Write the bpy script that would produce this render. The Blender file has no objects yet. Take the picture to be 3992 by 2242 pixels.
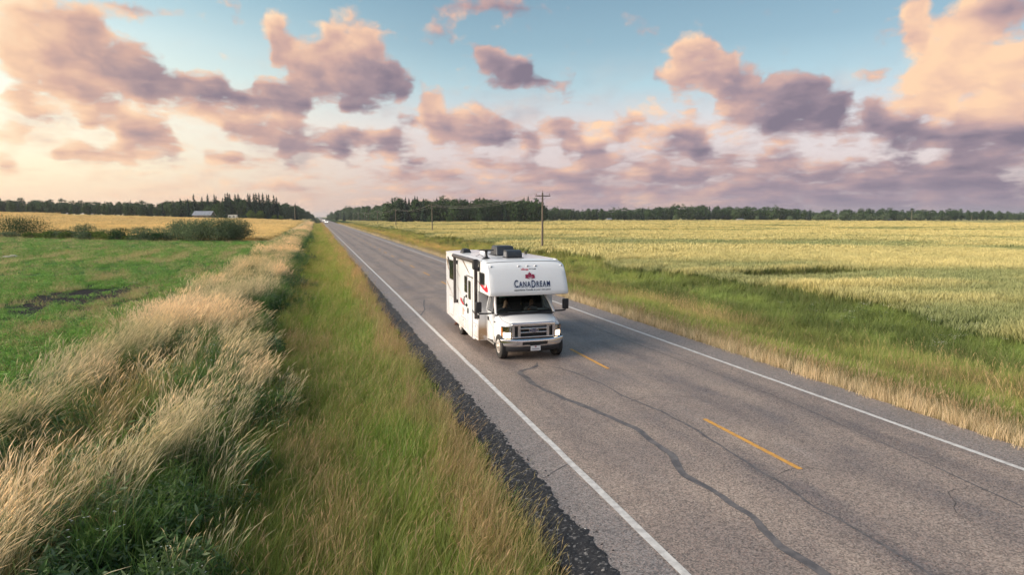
import bpy, bmesh, math, random
import numpy as np
from mathutils import Vector, Matrix, Euler

random.seed(11)
RNG = np.random.default_rng(7)
sc = bpy.context.scene
COL = sc.collection
rad = math.radians

# ------------------------------------------------------------------ camera
CAM_H = 4.342
cam_data = bpy.data.cameras.new('camera')
cam_data.sensor_width = 36.0
cam_data.lens = 36.0 * 2474.5 / 3992.0
cam_data.clip_start = 0.1
cam_data.clip_end = 12000.0
cam = bpy.data.objects.new('camera', cam_data)
COL.objects.link(cam)
cam.location = (0, 0, CAM_H)
CAM_AZ = rad(16.976)                 # compass turn of the lens to the right of the road
cam.rotation_euler = (rad(90 - 6.377), 0, -CAM_AZ)
sc.camera = cam

# ------------------------------------------------------------------ sun, sky, exposure
SUN_AZ = rad(-88.0)                  # from +Y (road direction), negative = to the left
WARM_AZ = rad(-64.0)                # the brightest part of the low cloud
SUN_EL = rad(24.0)
sun_data = bpy.data.lights.new('sun', 'SUN')
sun_data.energy = 4.6
sun_data.angle = rad(48.0)
sun_data.color = (1.0, 0.87, 0.72)
sun = bpy.data.objects.new('sun', sun_data)
COL.objects.link(sun)
sd = Vector((math.sin(SUN_AZ) * math.cos(SUN_EL), math.cos(SUN_AZ) * math.cos(SUN_EL), math.sin(SUN_EL)))
sun.rotation_euler = (-sd).to_track_quat('-Z', 'Y').to_euler()
sun.location = sd * 60

sc.view_settings.view_transform = 'Standard'
sc.view_settings.look = 'None'
sc.view_settings.gamma = 1.0
sc.view_settings.exposure = 0.35
sc.view_settings.use_curve_mapping = False
sc.render.engine = 'CYCLES'
sc.cycles.use_denoising = True
sc.cycles.use_adaptive_sampling = True
sc.cycles.adaptive_threshold = 0.025
sc.cycles.adaptive_min_samples = 24
sc.cycles.max_bounces = 5
sc.cycles.diffuse_bounces = 2
sc.cycles.glossy_bounces = 3
sc.cycles.transmission_bounces = 4
sc.cycles.transparent_max_bounces = 12
sc.cycles.caustics_reflective = False
sc.cycles.caustics_refractive = False


def lin(r, g, b):
    f = lambda c: (c / 255 / 12.92) if c / 255 <= 0.04045 else ((c / 255 + 0.055) / 1.055) ** 2.4
    return (f(r), f(g), f(b), 1.0)


class NT:
    """small helper to write node trees"""
    def __init__(self, tree):
        self.t = tree
        self.n = tree.nodes
        self.l = tree.links

    def node(self, typ, **kw):
        nd = self.n.new(typ)
        for k, v in kw.items():
            setattr(nd, k, v)
        return nd

    def put(self, sock, v):
        if isinstance(v, bpy.types.NodeSocket):
            self.l.new(v, sock)
        elif v is not None:
            sock.default_value = v

    def math(self, op, a, b=None, c=None, clamp=False):
        nd = self.node('ShaderNodeMath', operation=op, use_clamp=clamp)
        for i, v in enumerate((a, b, c)):
            self.put(nd.inputs[i], v)
        return nd.outputs[0]

    def vmath(self, op, a, b=None, c=None):
        nd = self.node('ShaderNodeVectorMath', operation=op)
        for i, v in enumerate((a, b, c)):
            if v is not None:
                self.put(nd.inputs[i], v)
        return nd.outputs['Value'] if op in ('DOT_PRODUCT', 'LENGTH', 'DISTANCE') else nd.outputs['Vector']

    def mix(self, f, a, b, blend='MIX'):
        nd = self.node('ShaderNodeMix', data_type='RGBA', blend_type=blend)
        self.put(nd.inputs[0], f)
        self.put(nd.inputs[6], a)
        self.put(nd.inputs[7], b)
        return nd.outputs[2]

    def ramp(self, f, stops, interp='LINEAR'):
        nd = self.node('ShaderNodeValToRGB')
        cr = nd.color_ramp
        cr.interpolation = interp
        while len(cr.elements) > 1:
            cr.elements.remove(cr.elements[-1])
        stops = sorted(stops, key=lambda s: s[0])
        cr.elements[0].position = stops[0][0]
        cr.elements[0].color = stops[0][1]
        for p, c in stops[1:]:
            e = cr.elements.new(p)
            e.color = c
        self.put(nd.inputs[0], f)
        return nd.outputs[0]

    def mapr(self, v, a, b, c=0.0, d=1.0, smooth=True):
        nd = self.node('ShaderNodeMapRange', interpolation_type='SMOOTHSTEP' if smooth else 'LINEAR')
        self.put(nd.inputs[0], v)
        for i, q in enumerate((a, b, c, d)):
            self.put(nd.inputs[i + 1], q)
        return nd.outputs[0]

    def noise(self, vec, scale, detail=4.0, rough=0.5, dist=0.0, color=False, lac=2.0, dim='3D'):
        nd = self.node('ShaderNodeTexNoise', noise_dimensions=dim)
        self.put(nd.inputs['Vector'], vec)
        nd.inputs['Scale'].default_value = scale
        nd.inputs['Detail'].default_value = detail
        nd.inputs['Roughness'].default_value = rough
        nd.inputs['Distortion'].default_value = dist
        nd.inputs['Lacunarity'].default_value = lac
        return nd.outputs['Color' if color else 'Fac']


# ---- image plane helpers used only to plan positions of far things
_F = 2474.5
_AZ, _PT = CAM_AZ, rad(6.377)
_fw = np.array([math.sin(_AZ) * math.cos(_PT), math.cos(_AZ) * math.cos(_PT), -math.sin(_PT)])
_rt = np.array([math.cos(_AZ), -math.sin(_AZ), 0.0])
_up = np.cross(_rt, _fw)


def view_dir(x, y):
    """direction of a point of the photograph (2576 px wide coordinates)"""
    s = 3992 / 2576
    d = _fw + _rt * ((x * s - 1996) / _F) - _up * ((y * s - 1121) / _F)
    return d / np.linalg.norm(d)


def azel_to_px(az, el):
    d = np.array([math.sin(az) * math.cos(el), math.cos(az) * math.cos(el), math.sin(el)])
    q = d @ _fw
    s = 2576 / 3992
    return (1996 + _F * (d @ _rt) / q) * s, (1121 - _F * (d @ _up) / q) * s


# ------------------------------------------------------------------ world
def build_world():
    w = bpy.data.worlds.new('World')
    sc.world = w
    w.use_nodes = True
    w.cycles.sampling_method = 'NONE'          # the cloudy sky is even enough without a light map
    N = NT(w.node_tree)
    N.n.clear()
    out = N.node('ShaderNodeOutputWorld')
    bg = N.node('ShaderNodeBackground')
    N.l.new(bg.outputs[0], out.inputs[0])
    tc = N.node('ShaderNodeTexCoord')
    d = tc.outputs['Generated']
    sky = N.node('ShaderNodeTexSky', sky_type='NISHITA', sun_disc=False)
    sky.sun_elevation = SUN_EL
    sky.sun_rotation = SUN_AZ
    sky.altitude = 600
    sky.air_density = 1.0
    sky.dust_density = 2.2
    sky.ozone_density = 1.6
    sep = N.node('ShaderNodeSeparateXYZ')
    N.l.new(d, sep.inputs[0])
    X, Y, Z = sep.outputs
    az = N.math('ARCTAN2', X, Y)                      # 0 along the road, + to the right
    el = N.math('ARCSINE', Z)
    A0, A1 = CAM_AZ - rad(42), CAM_AZ + rad(42)
    # the cloud map runs over the arc in view and is mirrored on around the horizon
    u = N.math('PINGPONG', N.math('SUBTRACT', az, A0), A1 - A0)
    u = N.math('DIVIDE', u, A1 - A0)
    # wobble
    cxyz = N.node('ShaderNodeCombineXYZ')
    N.l.new(az, cxyz.inputs[0])
    N.l.new(N.math('MULTIPLY', el, 1.35), cxyz.inputs[1])
    p = cxyz.outputs[0]
    wob = N.noise(p, 14.0, 3.0, 0.55, color=True, dim='2D')
    wv = N.vmath('SUBTRACT', wob, (0.5, 0.5, 0.5))
    sw = N.node('ShaderNodeSeparateXYZ')
    N.l.new(wv, sw.inputs[0])
    u2 = N.math('MULTIPLY_ADD', sw.outputs[0], 0.012, u)
    v2 = N.math('MULTIPLY_ADD', sw.outputs[1], 0.016, el)

    # cumulus groups of this evening, listed by the arc of sky they fill:
    # centre and radii on the 2576 x 545 view of the sky, light share, weight
    LOBES = [
        (60, 40, 115, 70, .72, 1), (170, 80, 115, 80, .50, 1), (120, 130, 105, 62, .66, 1), (260, 160, 150, 85, .40, 1), (360, 190, 92, 70, .18, 1), (200, 200, 140, 50, .55, 1),
        (330, 240, 125, 26, .40, 1), (50, 150, 62, 70, .78, 1), (215, 35, 52, 32, .5, 1), (15, 110, 60, 60, .8, .9),
        (460, 215, 52, 26, .15, 1), (530, 225, 62, 30, .10, 1), (585, 240, 46, 26, .15, .95),
        (690, 245, 78, 46, .2, 1), (745, 266, 62, 30, .14, 1), (660, 205, 32, 27, .25, .95),
        (690, 70, 42, 48, .55, 1), (715, 120, 62, 60, .55, 1), (790, 130, 60, 42, .5, .95), (860, 75, 56, 52, .62, 1), (900, 120, 72, 70, .58, 1), (880, 180, 112, 72, .40, 1),
        (960, 190, 72, 62, .15, 1), (1003, 216, 52, 32, .10, 1), (900, 248, 82, 36, .10, 1), (830, 200, 92, 52, .34, 1), (760, 170, 60, 50, .45, .9),
        (1230, 145, 52, 32, .30, .95), (1275, 175, 82, 40, .15, 1), (1335, 207, 70, 30, .10, .95), (1430, 215, 55, 26, .2, .62), (1390, 255, 42, 16, .2, .6), (1180, 182, 42, 16, .25, .6),
        (1090, 255, 42, 46, .65, 1), (1110, 310, 72, 52, .5, 1), (1190, 300, 62, 36, .5, 1), (1240, 330, 72, 46, .28, 1), (1160, 352, 112, 24, .38, 1), (1330, 345, 42, 40, .35, .95), (1025, 292, 42, 20, .2, .9),
        (960, 362, 82, 38, .28, .95), (1045, 396, 62, 20, .25, .95), (875, 330, 52, 24, .4, .85), (840, 355, 42, 30, .12, 1), (872, 390, 32, 18, .15, .95),
        (690, 330, 112, 46, .38, 1), (742, 362, 62, 44, .22, 1), (610, 310, 82, 36, .5, .95), (690, 387, 92, 18, .5, .9), (500, 282, 122, 28, .6, .85),
        (560, 400, 66, 30, .55, 1), (622, 420, 42, 15, .5, .9), (60, 250, 62, 32, .62, 1), (130, 277, 112, 26, .58, 1), (235, 302, 62, 16, .55, .9),
        (340, 300, 72, 40, .55, .95), (380, 347, 92, 45, .48, .95), (300, 382, 112, 20, .65, .85), (422, 372, 52, 30, .48, .95), (190, 387, 62, 25, .58, 1), (252, 406, 52, 15, .58, .9), (130, 372, 42, 15, .7, .8),
        (20, 347, 62, 26, .68, 1), (30, 402, 52, 26, .72, 1), (90, 436, 110, 12, .7, .7),
        (1410, 320, 56, 32, .4, .95), (1432, 352, 62, 30, .34, .95), (1492, 381, 52, 22, .3, .95), (1562, 347, 42, 13, .22, .8), (1582, 312, 36, 26, .3, .8), (1615, 352, 42, 16, .3, .85),
        (1722, 330, 52, 36, .35, 1), (1690, 352, 62, 30, .3, .95), (1764, 356, 46, 30, .18, .95),
        (1750, 120, 62, 46, .68, 1), (1722, 180, 52, 62, .62, 1), (1800, 180, 92, 62, .52, 1), (1870, 220, 92, 62, .40, 1), (1960, 220, 82, 52, .24, 1), (2042, 216, 62, 52, .14, 1), (1990, 270, 142, 46, .14, 1),
        (2092, 262, 62, 50, .10, 1), (1960, 316, 112, 30, .2, .95), (2062, 320, 82, 26, .12, .95), (1850, 272, 82, 32, .4, .95),
        (2200, 297, 62, 46, .22, 1), (2262, 322, 82, 46, .18, 1), (2332, 350, 72, 30, .12, 1), (2250, 372, 112, 20, .2, .95), (2440, 332, 82, 40, .15, 1), (2545, 322, 82, 46, .14, 1), (2480, 377, 142, 30, .2, .95), (2380, 300, 42, 22, .45, .9),
        (2330, 60, 62, 56, .85, .95), (2402, 30, 42, 40, .7, .95), (2480, 40, 82, 52, .52, .95), (2545, 20, 62, 50, .40, .95), (2300, 102, 42, 40, .85, .9), (2430, 140, 152, 62, 1, 1.1), (2480, 220, 162, 82, 1, 1.15), (2350, 190, 92, 62, .95, 1.05),
        (2562, 150, 82, 82, 1, 1.1), (2330, 247, 82, 40, .9, 1), (2562, 262, 82, 50, .9, 1.1), (2300, 272, 72, 26, .8, .9), (2190, 190, 92, 20, .7, .7), (2180, 215, 82, 18, .6, .65), (2240, 203, 52, 20, .7, .8), (2450, 280, 120, 40, .9, 1),
        (1200, 10, 190, 36, .25, .62), (1110, 62, 42, 42, .3, .55), (1325, 36, 72, 22, .25, .58), (330, 15, 112, 24, .45, .66), (600, 30, 26, 38, .5, .5), (400, 46, 62, 22, .4, .5), (1632, 96, 42, 26, .3, .5), (1657, 182, 32, 22, .3, .6), (1600, 60, 42, 20, .3, .45),
        (1500, 300, 150, 20, .80, .58), (1680, 290, 160, 26, .82, .60), (1830, 330, 80, 26, .85, .62), (1560, 345, 180, 22, .80, .58), (2000, 385, 160, 18, .70, .60), (2130, 345, 70, 16, .55, .62),
        (1500, 425, 110, 30, .35, .85), (1640, 400, 80, 30, .4, .8), (1720, 440, 120, 30, .34, .85), (1950, 400, 90, 36, .32, .9), (2040, 432, 110, 26, .22, .9), (1440, 470, 110, 22, .45, .8), (1900, 470, 160, 22, .32, .85), (2250, 430, 180, 26, .24, .9),
        (2420, 460, 180, 26, .2, .9), (1230, 420, 90, 22, .42, .7), (1120, 440, 80, 16, .45, .65), (1320, 400, 70, 24, .4, .75), (1640, 512, 60, 12, .75, .8), (1740, 505, 60, 16, .8, .85), (1560, 520, 50, 8, .7, .7), (2100, 500, 260, 16, .22, .85), (2480, 510, 200, 20, .16, .9),
        (1000, 430, 130, 22, .42, .72), (1180, 462, 160, 18, .45, .72), (1380, 440, 120, 22, .38, .75), (1620, 465, 170, 22, .36, .8), (2150, 465, 200, 24, .24, .85), (2380, 420, 150, 26, .2, .9), (1800, 400, 90, 26, .36, .78), (1320, 470, 150, 14, .5, .7), (2300, 20, 40, 36, .8, .9), (2440, 90, 100, 60, .95, 1.05), (265, 262, 62, 22, .55, .85), (465, 250, 55, 18, .3, .8), (420, 300, 60, 16, .5, .7), (230, 480, 190, 7, .05, .8), (60, 470, 80, 6, .08, .75), (420, 488, 90, 5, .08, .75), (960, 455, 120, 12, .5, .6), (700, 470, 150, 9, .55, .6), (880, 490, 140, 10, .5, .6)]
    LB = np.array(LOBES, float)

    def cloud_at(x, y):
        dx, dy = (x - LB[:, 0]) / LB[:, 2], (y - LB[:, 1]) / LB[:, 3]
        r2 = dx * dx + dy * dy
        dd = LB[:, 5] * np.clip(1.15 * (1 - .72 * r2), 0, 1)
        wgt = dd ** 3 + 1e-9
        li = LB[:, 4] - .16 * np.clip(dx, -1, 1) - .20 * np.clip(dy, -1, 1)
        base = np.interp(y, [360, 430, 545], [0, .40, .60]) * np.interp(x, [0, 900, 1500, 2576], [.5, .8, 1.35, 1.55])
        lb = np.interp(x, [0, 700, 1400, 2576], [.75, .6, .38, .18])
        d = max(dd.max(), base)
        L = float((wgt * li).sum() / wgt.sum())
        k = min(1.0, dd.max() / .35)
        return float(min(d, 1.0)), min(max(L * k + lb * (1 - k), 0), 1)

    nrow, ncol = 17, 66
    els = np.linspace(0.0, rad(18.6), nrow)
    de = els[1] - els[0]
    tt = N.math('DIVIDE', N.math('MINIMUM', N.math('MAXIMUM', v2, 0.0), float(els[-1]) * 0.999), float(de))
    uvw = N.node('ShaderNodeCombineXYZ')
    for i in range(3):
        N.l.new(u2, uvw.inputs[i])
    acc = None
    for k in range(nrow):
        rc = N.node('ShaderNodeRGBCurve')
        N.l.new(uvw.outputs[0], rc.inputs['Color'])
        cm = rc.mapping
        vals = [cloud_at(*azel_to_px(A0 + q / (ncol - 1) * (A1 - A0), els[k])) for q in range(ncol)]
        for ch in (0, 1):
            pts = cm.curves[ch].points
            pts[0].location = (0, vals[0][ch])
            pts[1].location = (1, vals[-1][ch])
            for q in range(1, ncol - 1):
                pts.new(q / (ncol - 1), vals[q][ch])
        cm.update()
        wgt = N.math('SUBTRACT', 1.0, N.math('ABSOLUTE', N.math('SUBTRACT', tt, float(k))), clamp=True)
        term = N.vmath('SCALE', rc.outputs[0])
        N.put(term.node.inputs['Scale'], wgt)
        acc = term if acc is None else N.vmath('ADD', acc, term)
    sm = N.node('ShaderNodeSeparateXYZ')
    N.l.new(acc, sm.inputs[0])
    D, L = sm.outputs[0], sm.outputs[1]
    # puffy relief: flattened towards the horizon, where the banks are seen edge on
    c2 = N.node('ShaderNodeCombineXYZ')
    N.l.new(az, c2.inputs[0])
    N.l.new(N.math('MULTIPLY', N.math('LOGARITHM', N.math('MULTIPLY_ADD', N.math('MAXIMUM', el, -0.05), 1 / 0.12, 1.0), math.e), 0.56), c2.inputs[1])
    q0 = N.vmath('ADD', c2.outputs[0], N.vmath('SCALE', wv))
    q0.node.inputs[1].links[0].from_node.inputs['Scale'].default_value = 0.022
    fa = N.noise(q0, 19.0, 8.0, 0.60, dim='2D')
    q1 = N.vmath('ADD', q0, (-0.018, 0.020, 0.0))
    fb = N.noise(q1, 19.0, 3.0, 0.5, dim='2D')
    vo = N.node('ShaderNodeTexVoronoi', voronoi_dimensions='2D', feature='F1')
    N.l.new(q0, vo.inputs['Vector'])
    vo.inputs['Scale'].default_value = 30.0
    vo.inputs['Detail'].default_value = 1.0
    vo.inputs['Roughness'].default_value = 0.5
    puff = N.math('SUBTRACT', 0.45, vo.outputs['Distance'])
    dens = N.math('ADD', D, N.math('MULTIPLY', N.math('SUBTRACT', fa, 0.5), 1.30))
    dens = N.math('ADD', dens, N.math('MULTIPLY', puff, 0.34))
    alpha = N.mapr(dens, 0.13, 0.70)
    # thin veil between the heaps, strongest in the lower half of the sky
    vn = N.noise(q0, 8.0, 6.0, 0.62, dim='2D')
    vs = N.math('MULTIPLY', N.mapr(vn, 0.42, 0.74, 0.0, 0.6), N.mapr(el, rad(15), rad(5)))
    alpha = N.math('MAXIMUM', alpha, vs)
    core = N.mapr(dens, 0.55, 1.15)
    relief = N.math('SUBTRACT', fa, fb)
    Lx = N.math('ADD', L, N.math('MULTIPLY', relief, 0.72))
    Lx = N.math('ADD', Lx, N.math('MULTIPLY', puff, 0.16))
    Lx = N.math('ADD', Lx, N.math('MULTIPLY', N.math('SUBTRACT', 0.55, core), 0.26), clamp=True)
    # colours of the clouds: shaded violet greys to lit peach, warmer towards the sunset
    dn = N.vmath('DOT_PRODUCT', d, tuple(Vector((math.sin(WARM_AZ), math.cos(WARM_AZ), 0.02)).normalized()))
    warm = N.mapr(dn, 0.05, 0.88)
    colA = N.ramp(Lx, [(0.0, lin(132, 122, 138)), (0.25, lin(162, 144, 154)), (0.5, lin(200, 168, 164)), (0.75, lin(234, 194, 172)), (1.0, lin(255, 214, 178))])
    colB = N.ramp(Lx, [(0.0, lin(150, 134, 144)), (0.25, lin(182, 156, 154)), (0.5, lin(220, 180, 162)), (0.75, lin(248, 208, 174)), (1.0, lin(255, 230, 196))])
    ccol = N.mix(warm, colA, colB)
    # clear air: the Nishita sky plus the bright veil round the low sun
    clear = N.vmath('SCALE', sky.outputs[0])
    clear.node.inputs['Scale'].default_value = 1.0
    veil_h = N.mapr(el, rad(0), rad(15), 1.0, 0.0)
    ver = N.ramp(N.math('DIVIDE', N.math('MAXIMUM', el, 0.0), rad(40)), [
        (0.0, lin(182, 160, 172)), (0.10, lin(208, 178, 176)), (0.19, lin(220, 202, 194)), (0.28, lin(172, 198, 200)),
        (0.36, lin(140, 170, 178)), (0.48, lin(114, 146, 160)), (1.0, lin(96, 128, 150))])
    verw = N.ramp(N.math('DIVIDE', N.math('MAXIMUM', el, 0.0), rad(40)), [
        (0.0, lin(255, 218, 180)), (0.10, lin(255, 234, 190)), (0.22, lin(255, 250, 216)), (0.34, lin(224, 240, 228)),
        (0.46, lin(150, 196, 206)), (0.6, lin(120, 170, 194)), (1.0, lin(96, 142, 176))])
    vcol = N.mix(N.mapr(dn, 0.18, 0.86), ver, verw)
    nis = N.vmath('MULTIPLY', sky.outputs[0], (0.05, 0.05, 0.05))
    vcol = N.vmath('ADD', N.vmath('SCALE', vcol), nis)
    vcol.node.inputs[0].links[0].from_node.inputs['Scale'].default_value = 0.88
    col = N.mix(alpha, vcol, ccol)
    # haze veil low over the ground
    hz = N.mapr(el, rad(0.0), rad(4.0), 0.55, 0.0)
    hcol = N.mix(N.mapr(dn, -0.05, 0.75), lin(156, 142, 160), lin(252, 214, 184))
    col = N.mix(hz, col, hcol)
    # glare round the sun, which stands behind cloud to the left of the frame
    ds = N.vmath('DOT_PRODUCT', d, tuple(sd))
    gl = N.math('POWER', N.math('MAXIMUM', ds, 0.0), 9.0)
    glow = N.vmath('SCALE', (1.0, 0.78, 0.5))
    N.put(glow.node.inputs['Scale'], N.math('MULTIPLY', gl, 1.6))
    col = N.vmath('ADD', col, glow)
    N.l.new(col, bg.inputs[0])
    bg.inputs[1].default_value = SKY_GAIN


SKY_GAIN = 0.82
build_world()


# ------------------------------------------------------------------ object helpers
def put(o, label=None, cat=None, group=None, kind=None):
    if label:
        o['label'] = label
    if cat:
        o['category'] = cat
    if group:
        o['group'] = group
    if kind:
        o['kind'] = kind
    return o


def empty(name, loc=(0, 0, 0), rz=0.0):
    o = bpy.data.objects.new(name, None)
    o.empty_display_size = 0.3
    COL.objects.link(o)
    o.location = loc
    o.rotation_euler = (0, 0, rz)
    return o


def link(name, me, mats=None, parent=None):
    if mats is not None and len(me.materials) == 0:
        for m in (mats if isinstance(mats, (list, tuple)) else [mats]):
            me.materials.append(m)
    o = bpy.data.objects.new(name, me)
    COL.objects.link(o)
    if parent is not None:
        o.parent = parent
    return o


class MB:
    """collects faces of one mesh"""
    def __init__(self):
        self.v, self.f, self.m, self.s = [], [], [], []

    def add(self, vs, fs, mi=0, smooth=False):
        b = len(self.v)
        self.v += [tuple(map(float, q)) for q in vs]
        self.f += [tuple(b + i for i in q) for q in fs]
        self.m += [mi] * len(fs)
        self.s += [smooth] * len(fs)
        return self

    def box(self, a, b, mi=0):
        x0, y0, z0 = a
        x1, y1, z1 = b
        return self.add([(x0, y0, z0), (x1, y0, z0), (x1, y1, z0), (x0, y1, z0), (x0, y0, z1), (x1, y0, z1), (x1, y1, z1), (x0, y1, z1)],
                        [(3, 2, 1, 0), (4, 5, 6, 7), (0, 1, 5, 4), (1, 2, 6, 5), (2, 3, 7, 6), (3, 0, 4, 7)], mi)

    def tube(self, pts, rs, n=8, mi=0, cap=True, smooth=True):
        pts = [Vector(p) for p in pts]
        if not isinstance(rs, (list, tuple)):
            rs = [rs] * len(pts)
        vs, fs = [], []
        ref = None
        for i, p in enumerate(pts):
            t = (pts[min(i + 1, len(pts) - 1)] - pts[max(i - 1, 0)]).normalized()
            if ref is None:
                ref = t.orthogonal().normalized()
            a = (ref - t * ref.dot(t)).normalized()
            ref = a
            b = t.cross(a)
            for k in range(n):
                an = 2 * math.pi * k / n
                vs.append(p + (a * math.cos(an) + b * math.sin(an)) * rs[i])
        for i in range(len(pts) - 1):
            for k in range(n):
                fs.append((i * n + k, i * n + (k + 1) % n, (i + 1) * n + (k + 1) % n, (i + 1) * n + k))
        self.add(vs, fs, mi, smooth)
        if cap:
            self.add([vs[k] for k in range(n)], [tuple(range(n))[::-1]], mi)
            self.add([vs[(len(pts) - 1) * n + k] for k in range(n)], [tuple(range(n))], mi)
        return self

    def lathe(self, prof, c, axis='X', n=24, mi=0, smooth=True):
        """prof: (along axis, radius)"""
        vs, fs = [], []
        for (h, r) in prof:
            for k in range(n):
                a = 2 * math.pi * k / n
                q = (h, r * math.cos(a), r * math.sin(a))
                if axis == 'Z':
                    q = (q[1], q[2], q[0])
                elif axis == 'Y':
                    q = (q[2], q[0], q[1])
                vs.append((c[0] + q[0], c[1] + q[1], c[2] + q[2]))
        for i in range(len(prof) - 1):
            for k in range(n):
                fs.append((i * n + k, i * n + (k + 1) % n, (i + 1) * n + (k + 1) % n, (i + 1) * n + k))
        return self.add(vs, fs, mi, smooth)

    def prism(self, poly, d0, d1, axis='X', mi=0):
        """polygon in the other two axes extruded along axis from d0 to d1"""
        n = len(poly)

        def P(d, q):
            if axis == 'X':
                return (d, q[0], q[1])
            if axis == 'Y':
                return (q[0], d, q[1])
            return (q[0], q[1], d)
        vs = [P(d0, q) for q in poly] + [P(d1, q) for q in poly]
        fs = [tuple(range(n))[::-1], tuple(range(n, 2 * n))] + [(i, (i + 1) % n, n + (i + 1) % n, n + i) for i in range(n)]
        return self.add(vs, fs, mi)

    def mesh(self, name, mats):
        me = bpy.data.meshes.new(name)
        me.from_pydata(self.v, [], self.f)
        for m in (mats if isinstance(mats, (list, tuple)) else [mats]):
            me.materials.append(m)
        me.polygons.foreach_set('material_index', self.m)
        me.polygons.foreach_set('use_smooth', self.s)
        bm = bmesh.new()
        bm.from_mesh(me)
        bmesh.ops.recalc_face_normals(bm, faces=bm.faces)
        bm.to_mesh(me)
        bm.free()
        me.update()
        return me

    def build(self, name, mats, parent=None):
        return link(name, self.mesh(name, mats), None, parent)


def bevel(o, w, seg=2, angle=35):
    """rounds the sharp edges of a built mesh"""
    bm = bmesh.new()
    bm.from_mesh(o.data)
    bmesh.ops.remove_doubles(bm, verts=bm.verts, dist=1e-5)
    es = [e for e in bm.edges if len(e.link_faces) == 2 and e.calc_face_angle(0) > rad(angle)]
    bmesh.ops.bevel(bm, geom=es, offset=w, segments=seg, affect='EDGES', clamp_overlap=True, profile=0.5)
    bm.to_mesh(o.data)
    bm.free()
    return o


def boolean_cut(o, cutters):
    """takes away the volumes of the cutters (meshes) from o"""
    tmp = []
    for me in cutters:
        c = bpy.data.objects.new('cutter', me)
        COL.objects.link(c)
        tmp.append(c)
        md = o.modifiers.new('cut', 'BOOLEAN')
        md.operation = 'DIFFERENCE'
        md.solver = 'EXACT'
        md.object = c
    dg = bpy.context.evaluated_depsgraph_get()
    me = bpy.data.meshes.new_from_object(o.evaluated_get(dg))
    o.modifiers.clear()
    o.data = me
    for c in tmp:
        m = c.data
        bpy.data.objects.remove(c)
        bpy.data.meshes.remove(m)
    return o


# ------------------------------------------------------------------ materials
MATS = {}


def pmat(name, col, rough=0.5, metal=0.0, spec=0.5, emit=None, estr=0.0, noise=None, bump=None, coat=0.0):
    """principled; noise=(scale, amount, second colour) mottles it in object space; bump=(scale, strength)"""
    if name in MATS:
        return MATS[name]
    m = bpy.data.materials.new(name)
    m.use_nodes = True
    N = NT(m.node_tree)
    b = N.n['Principled BSDF']
    b.inputs['Base Color'].default_value = (*col[:3], 1)
    b.inputs['Roughness'].default_value = rough
    b.inputs['Metallic'].default_value = metal
    b.inputs['Specular IOR Level'].default_value = spec
    b.inputs['Coat Weight'].default_value = coat
    if emit:
        b.inputs['Emission Color'].default_value = (*emit[:3], 1)
        b.inputs['Emission Strength'].default_value = estr
    if noise or bump:
        tc = N.node('ShaderNodeTexCoord')
    if noise:
        s, amt, c2 = noise
        f = N.mapr(N.noise(tc.outputs['Object'], s, 5.0, 0.6), 0.35, 0.7, 0.0, amt)
        N.put(b.inputs['Base Color'], N.mix(f, (*col[:3], 1), (*c2[:3], 1)))
    if bump:
        bn = N.node('ShaderNodeBump')
        bn.inputs['Strength'].default_value = bump[1]
        bn.inputs['Distance'].default_value = 0.02
        N.put(bn.inputs['Height'], N.noise(tc.outputs['Object'], bump[0], 4.0, 0.6))
        N.put(b.inputs['Normal'], bn.outputs[0])
    MATS[name] = m
    return m


# ------------------------------------------------------------------ value noise for placement
def vnoise(x, y, seed=0):
    x = np.asarray(x, float)
    y = np.asarray(y, float)
    xi, yi = np.floor(x).astype(np.int64), np.floor(y).astype(np.int64)
    fx, fy = x - xi, y - yi
    fx, fy = fx * fx * (3 - 2 * fx), fy * fy * (3 - 2 * fy)

    def h(a, b):
        n = (a * 374761393 + b * 668265263 + seed * 1442695041) & 0xffffffff
        n = ((n ^ (n >> 13)) * 1274126177) & 0xffffffff
        return ((n ^ (n >> 16)) & 0xffff) / 65535.0
    return (h(xi, yi) * (1 - fx) * (1 - fy) + h(xi + 1, yi) * fx * (1 - fy) + h(xi, yi + 1) * (1 - fx) * fy + h(xi + 1, yi + 1) * fx * fy)


def fbm(x, y, seed=0, octv=3):
    s, a, t = 0.0, 1.0, 0.0
    for k in range(octv):
        s = s + a * vnoise(np.asarray(x) * 2 ** k, np.asarray(y) * 2 ** k, seed + k)
        t += a
        a *= 0.5
    return s / t


def sstep(a, b, x):
    t = np.clip((np.asarray(x, float) - a) / (b - a), 0, 1)
    return t * t * (3 - 2 * t)


# ------------------------------------------------------------------ terrain
ROAD_L, ROAD_R = 3.36, 12.62
LINE_L, LINE_R, CENTRE = 4.152, 11.50, 7.82


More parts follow.
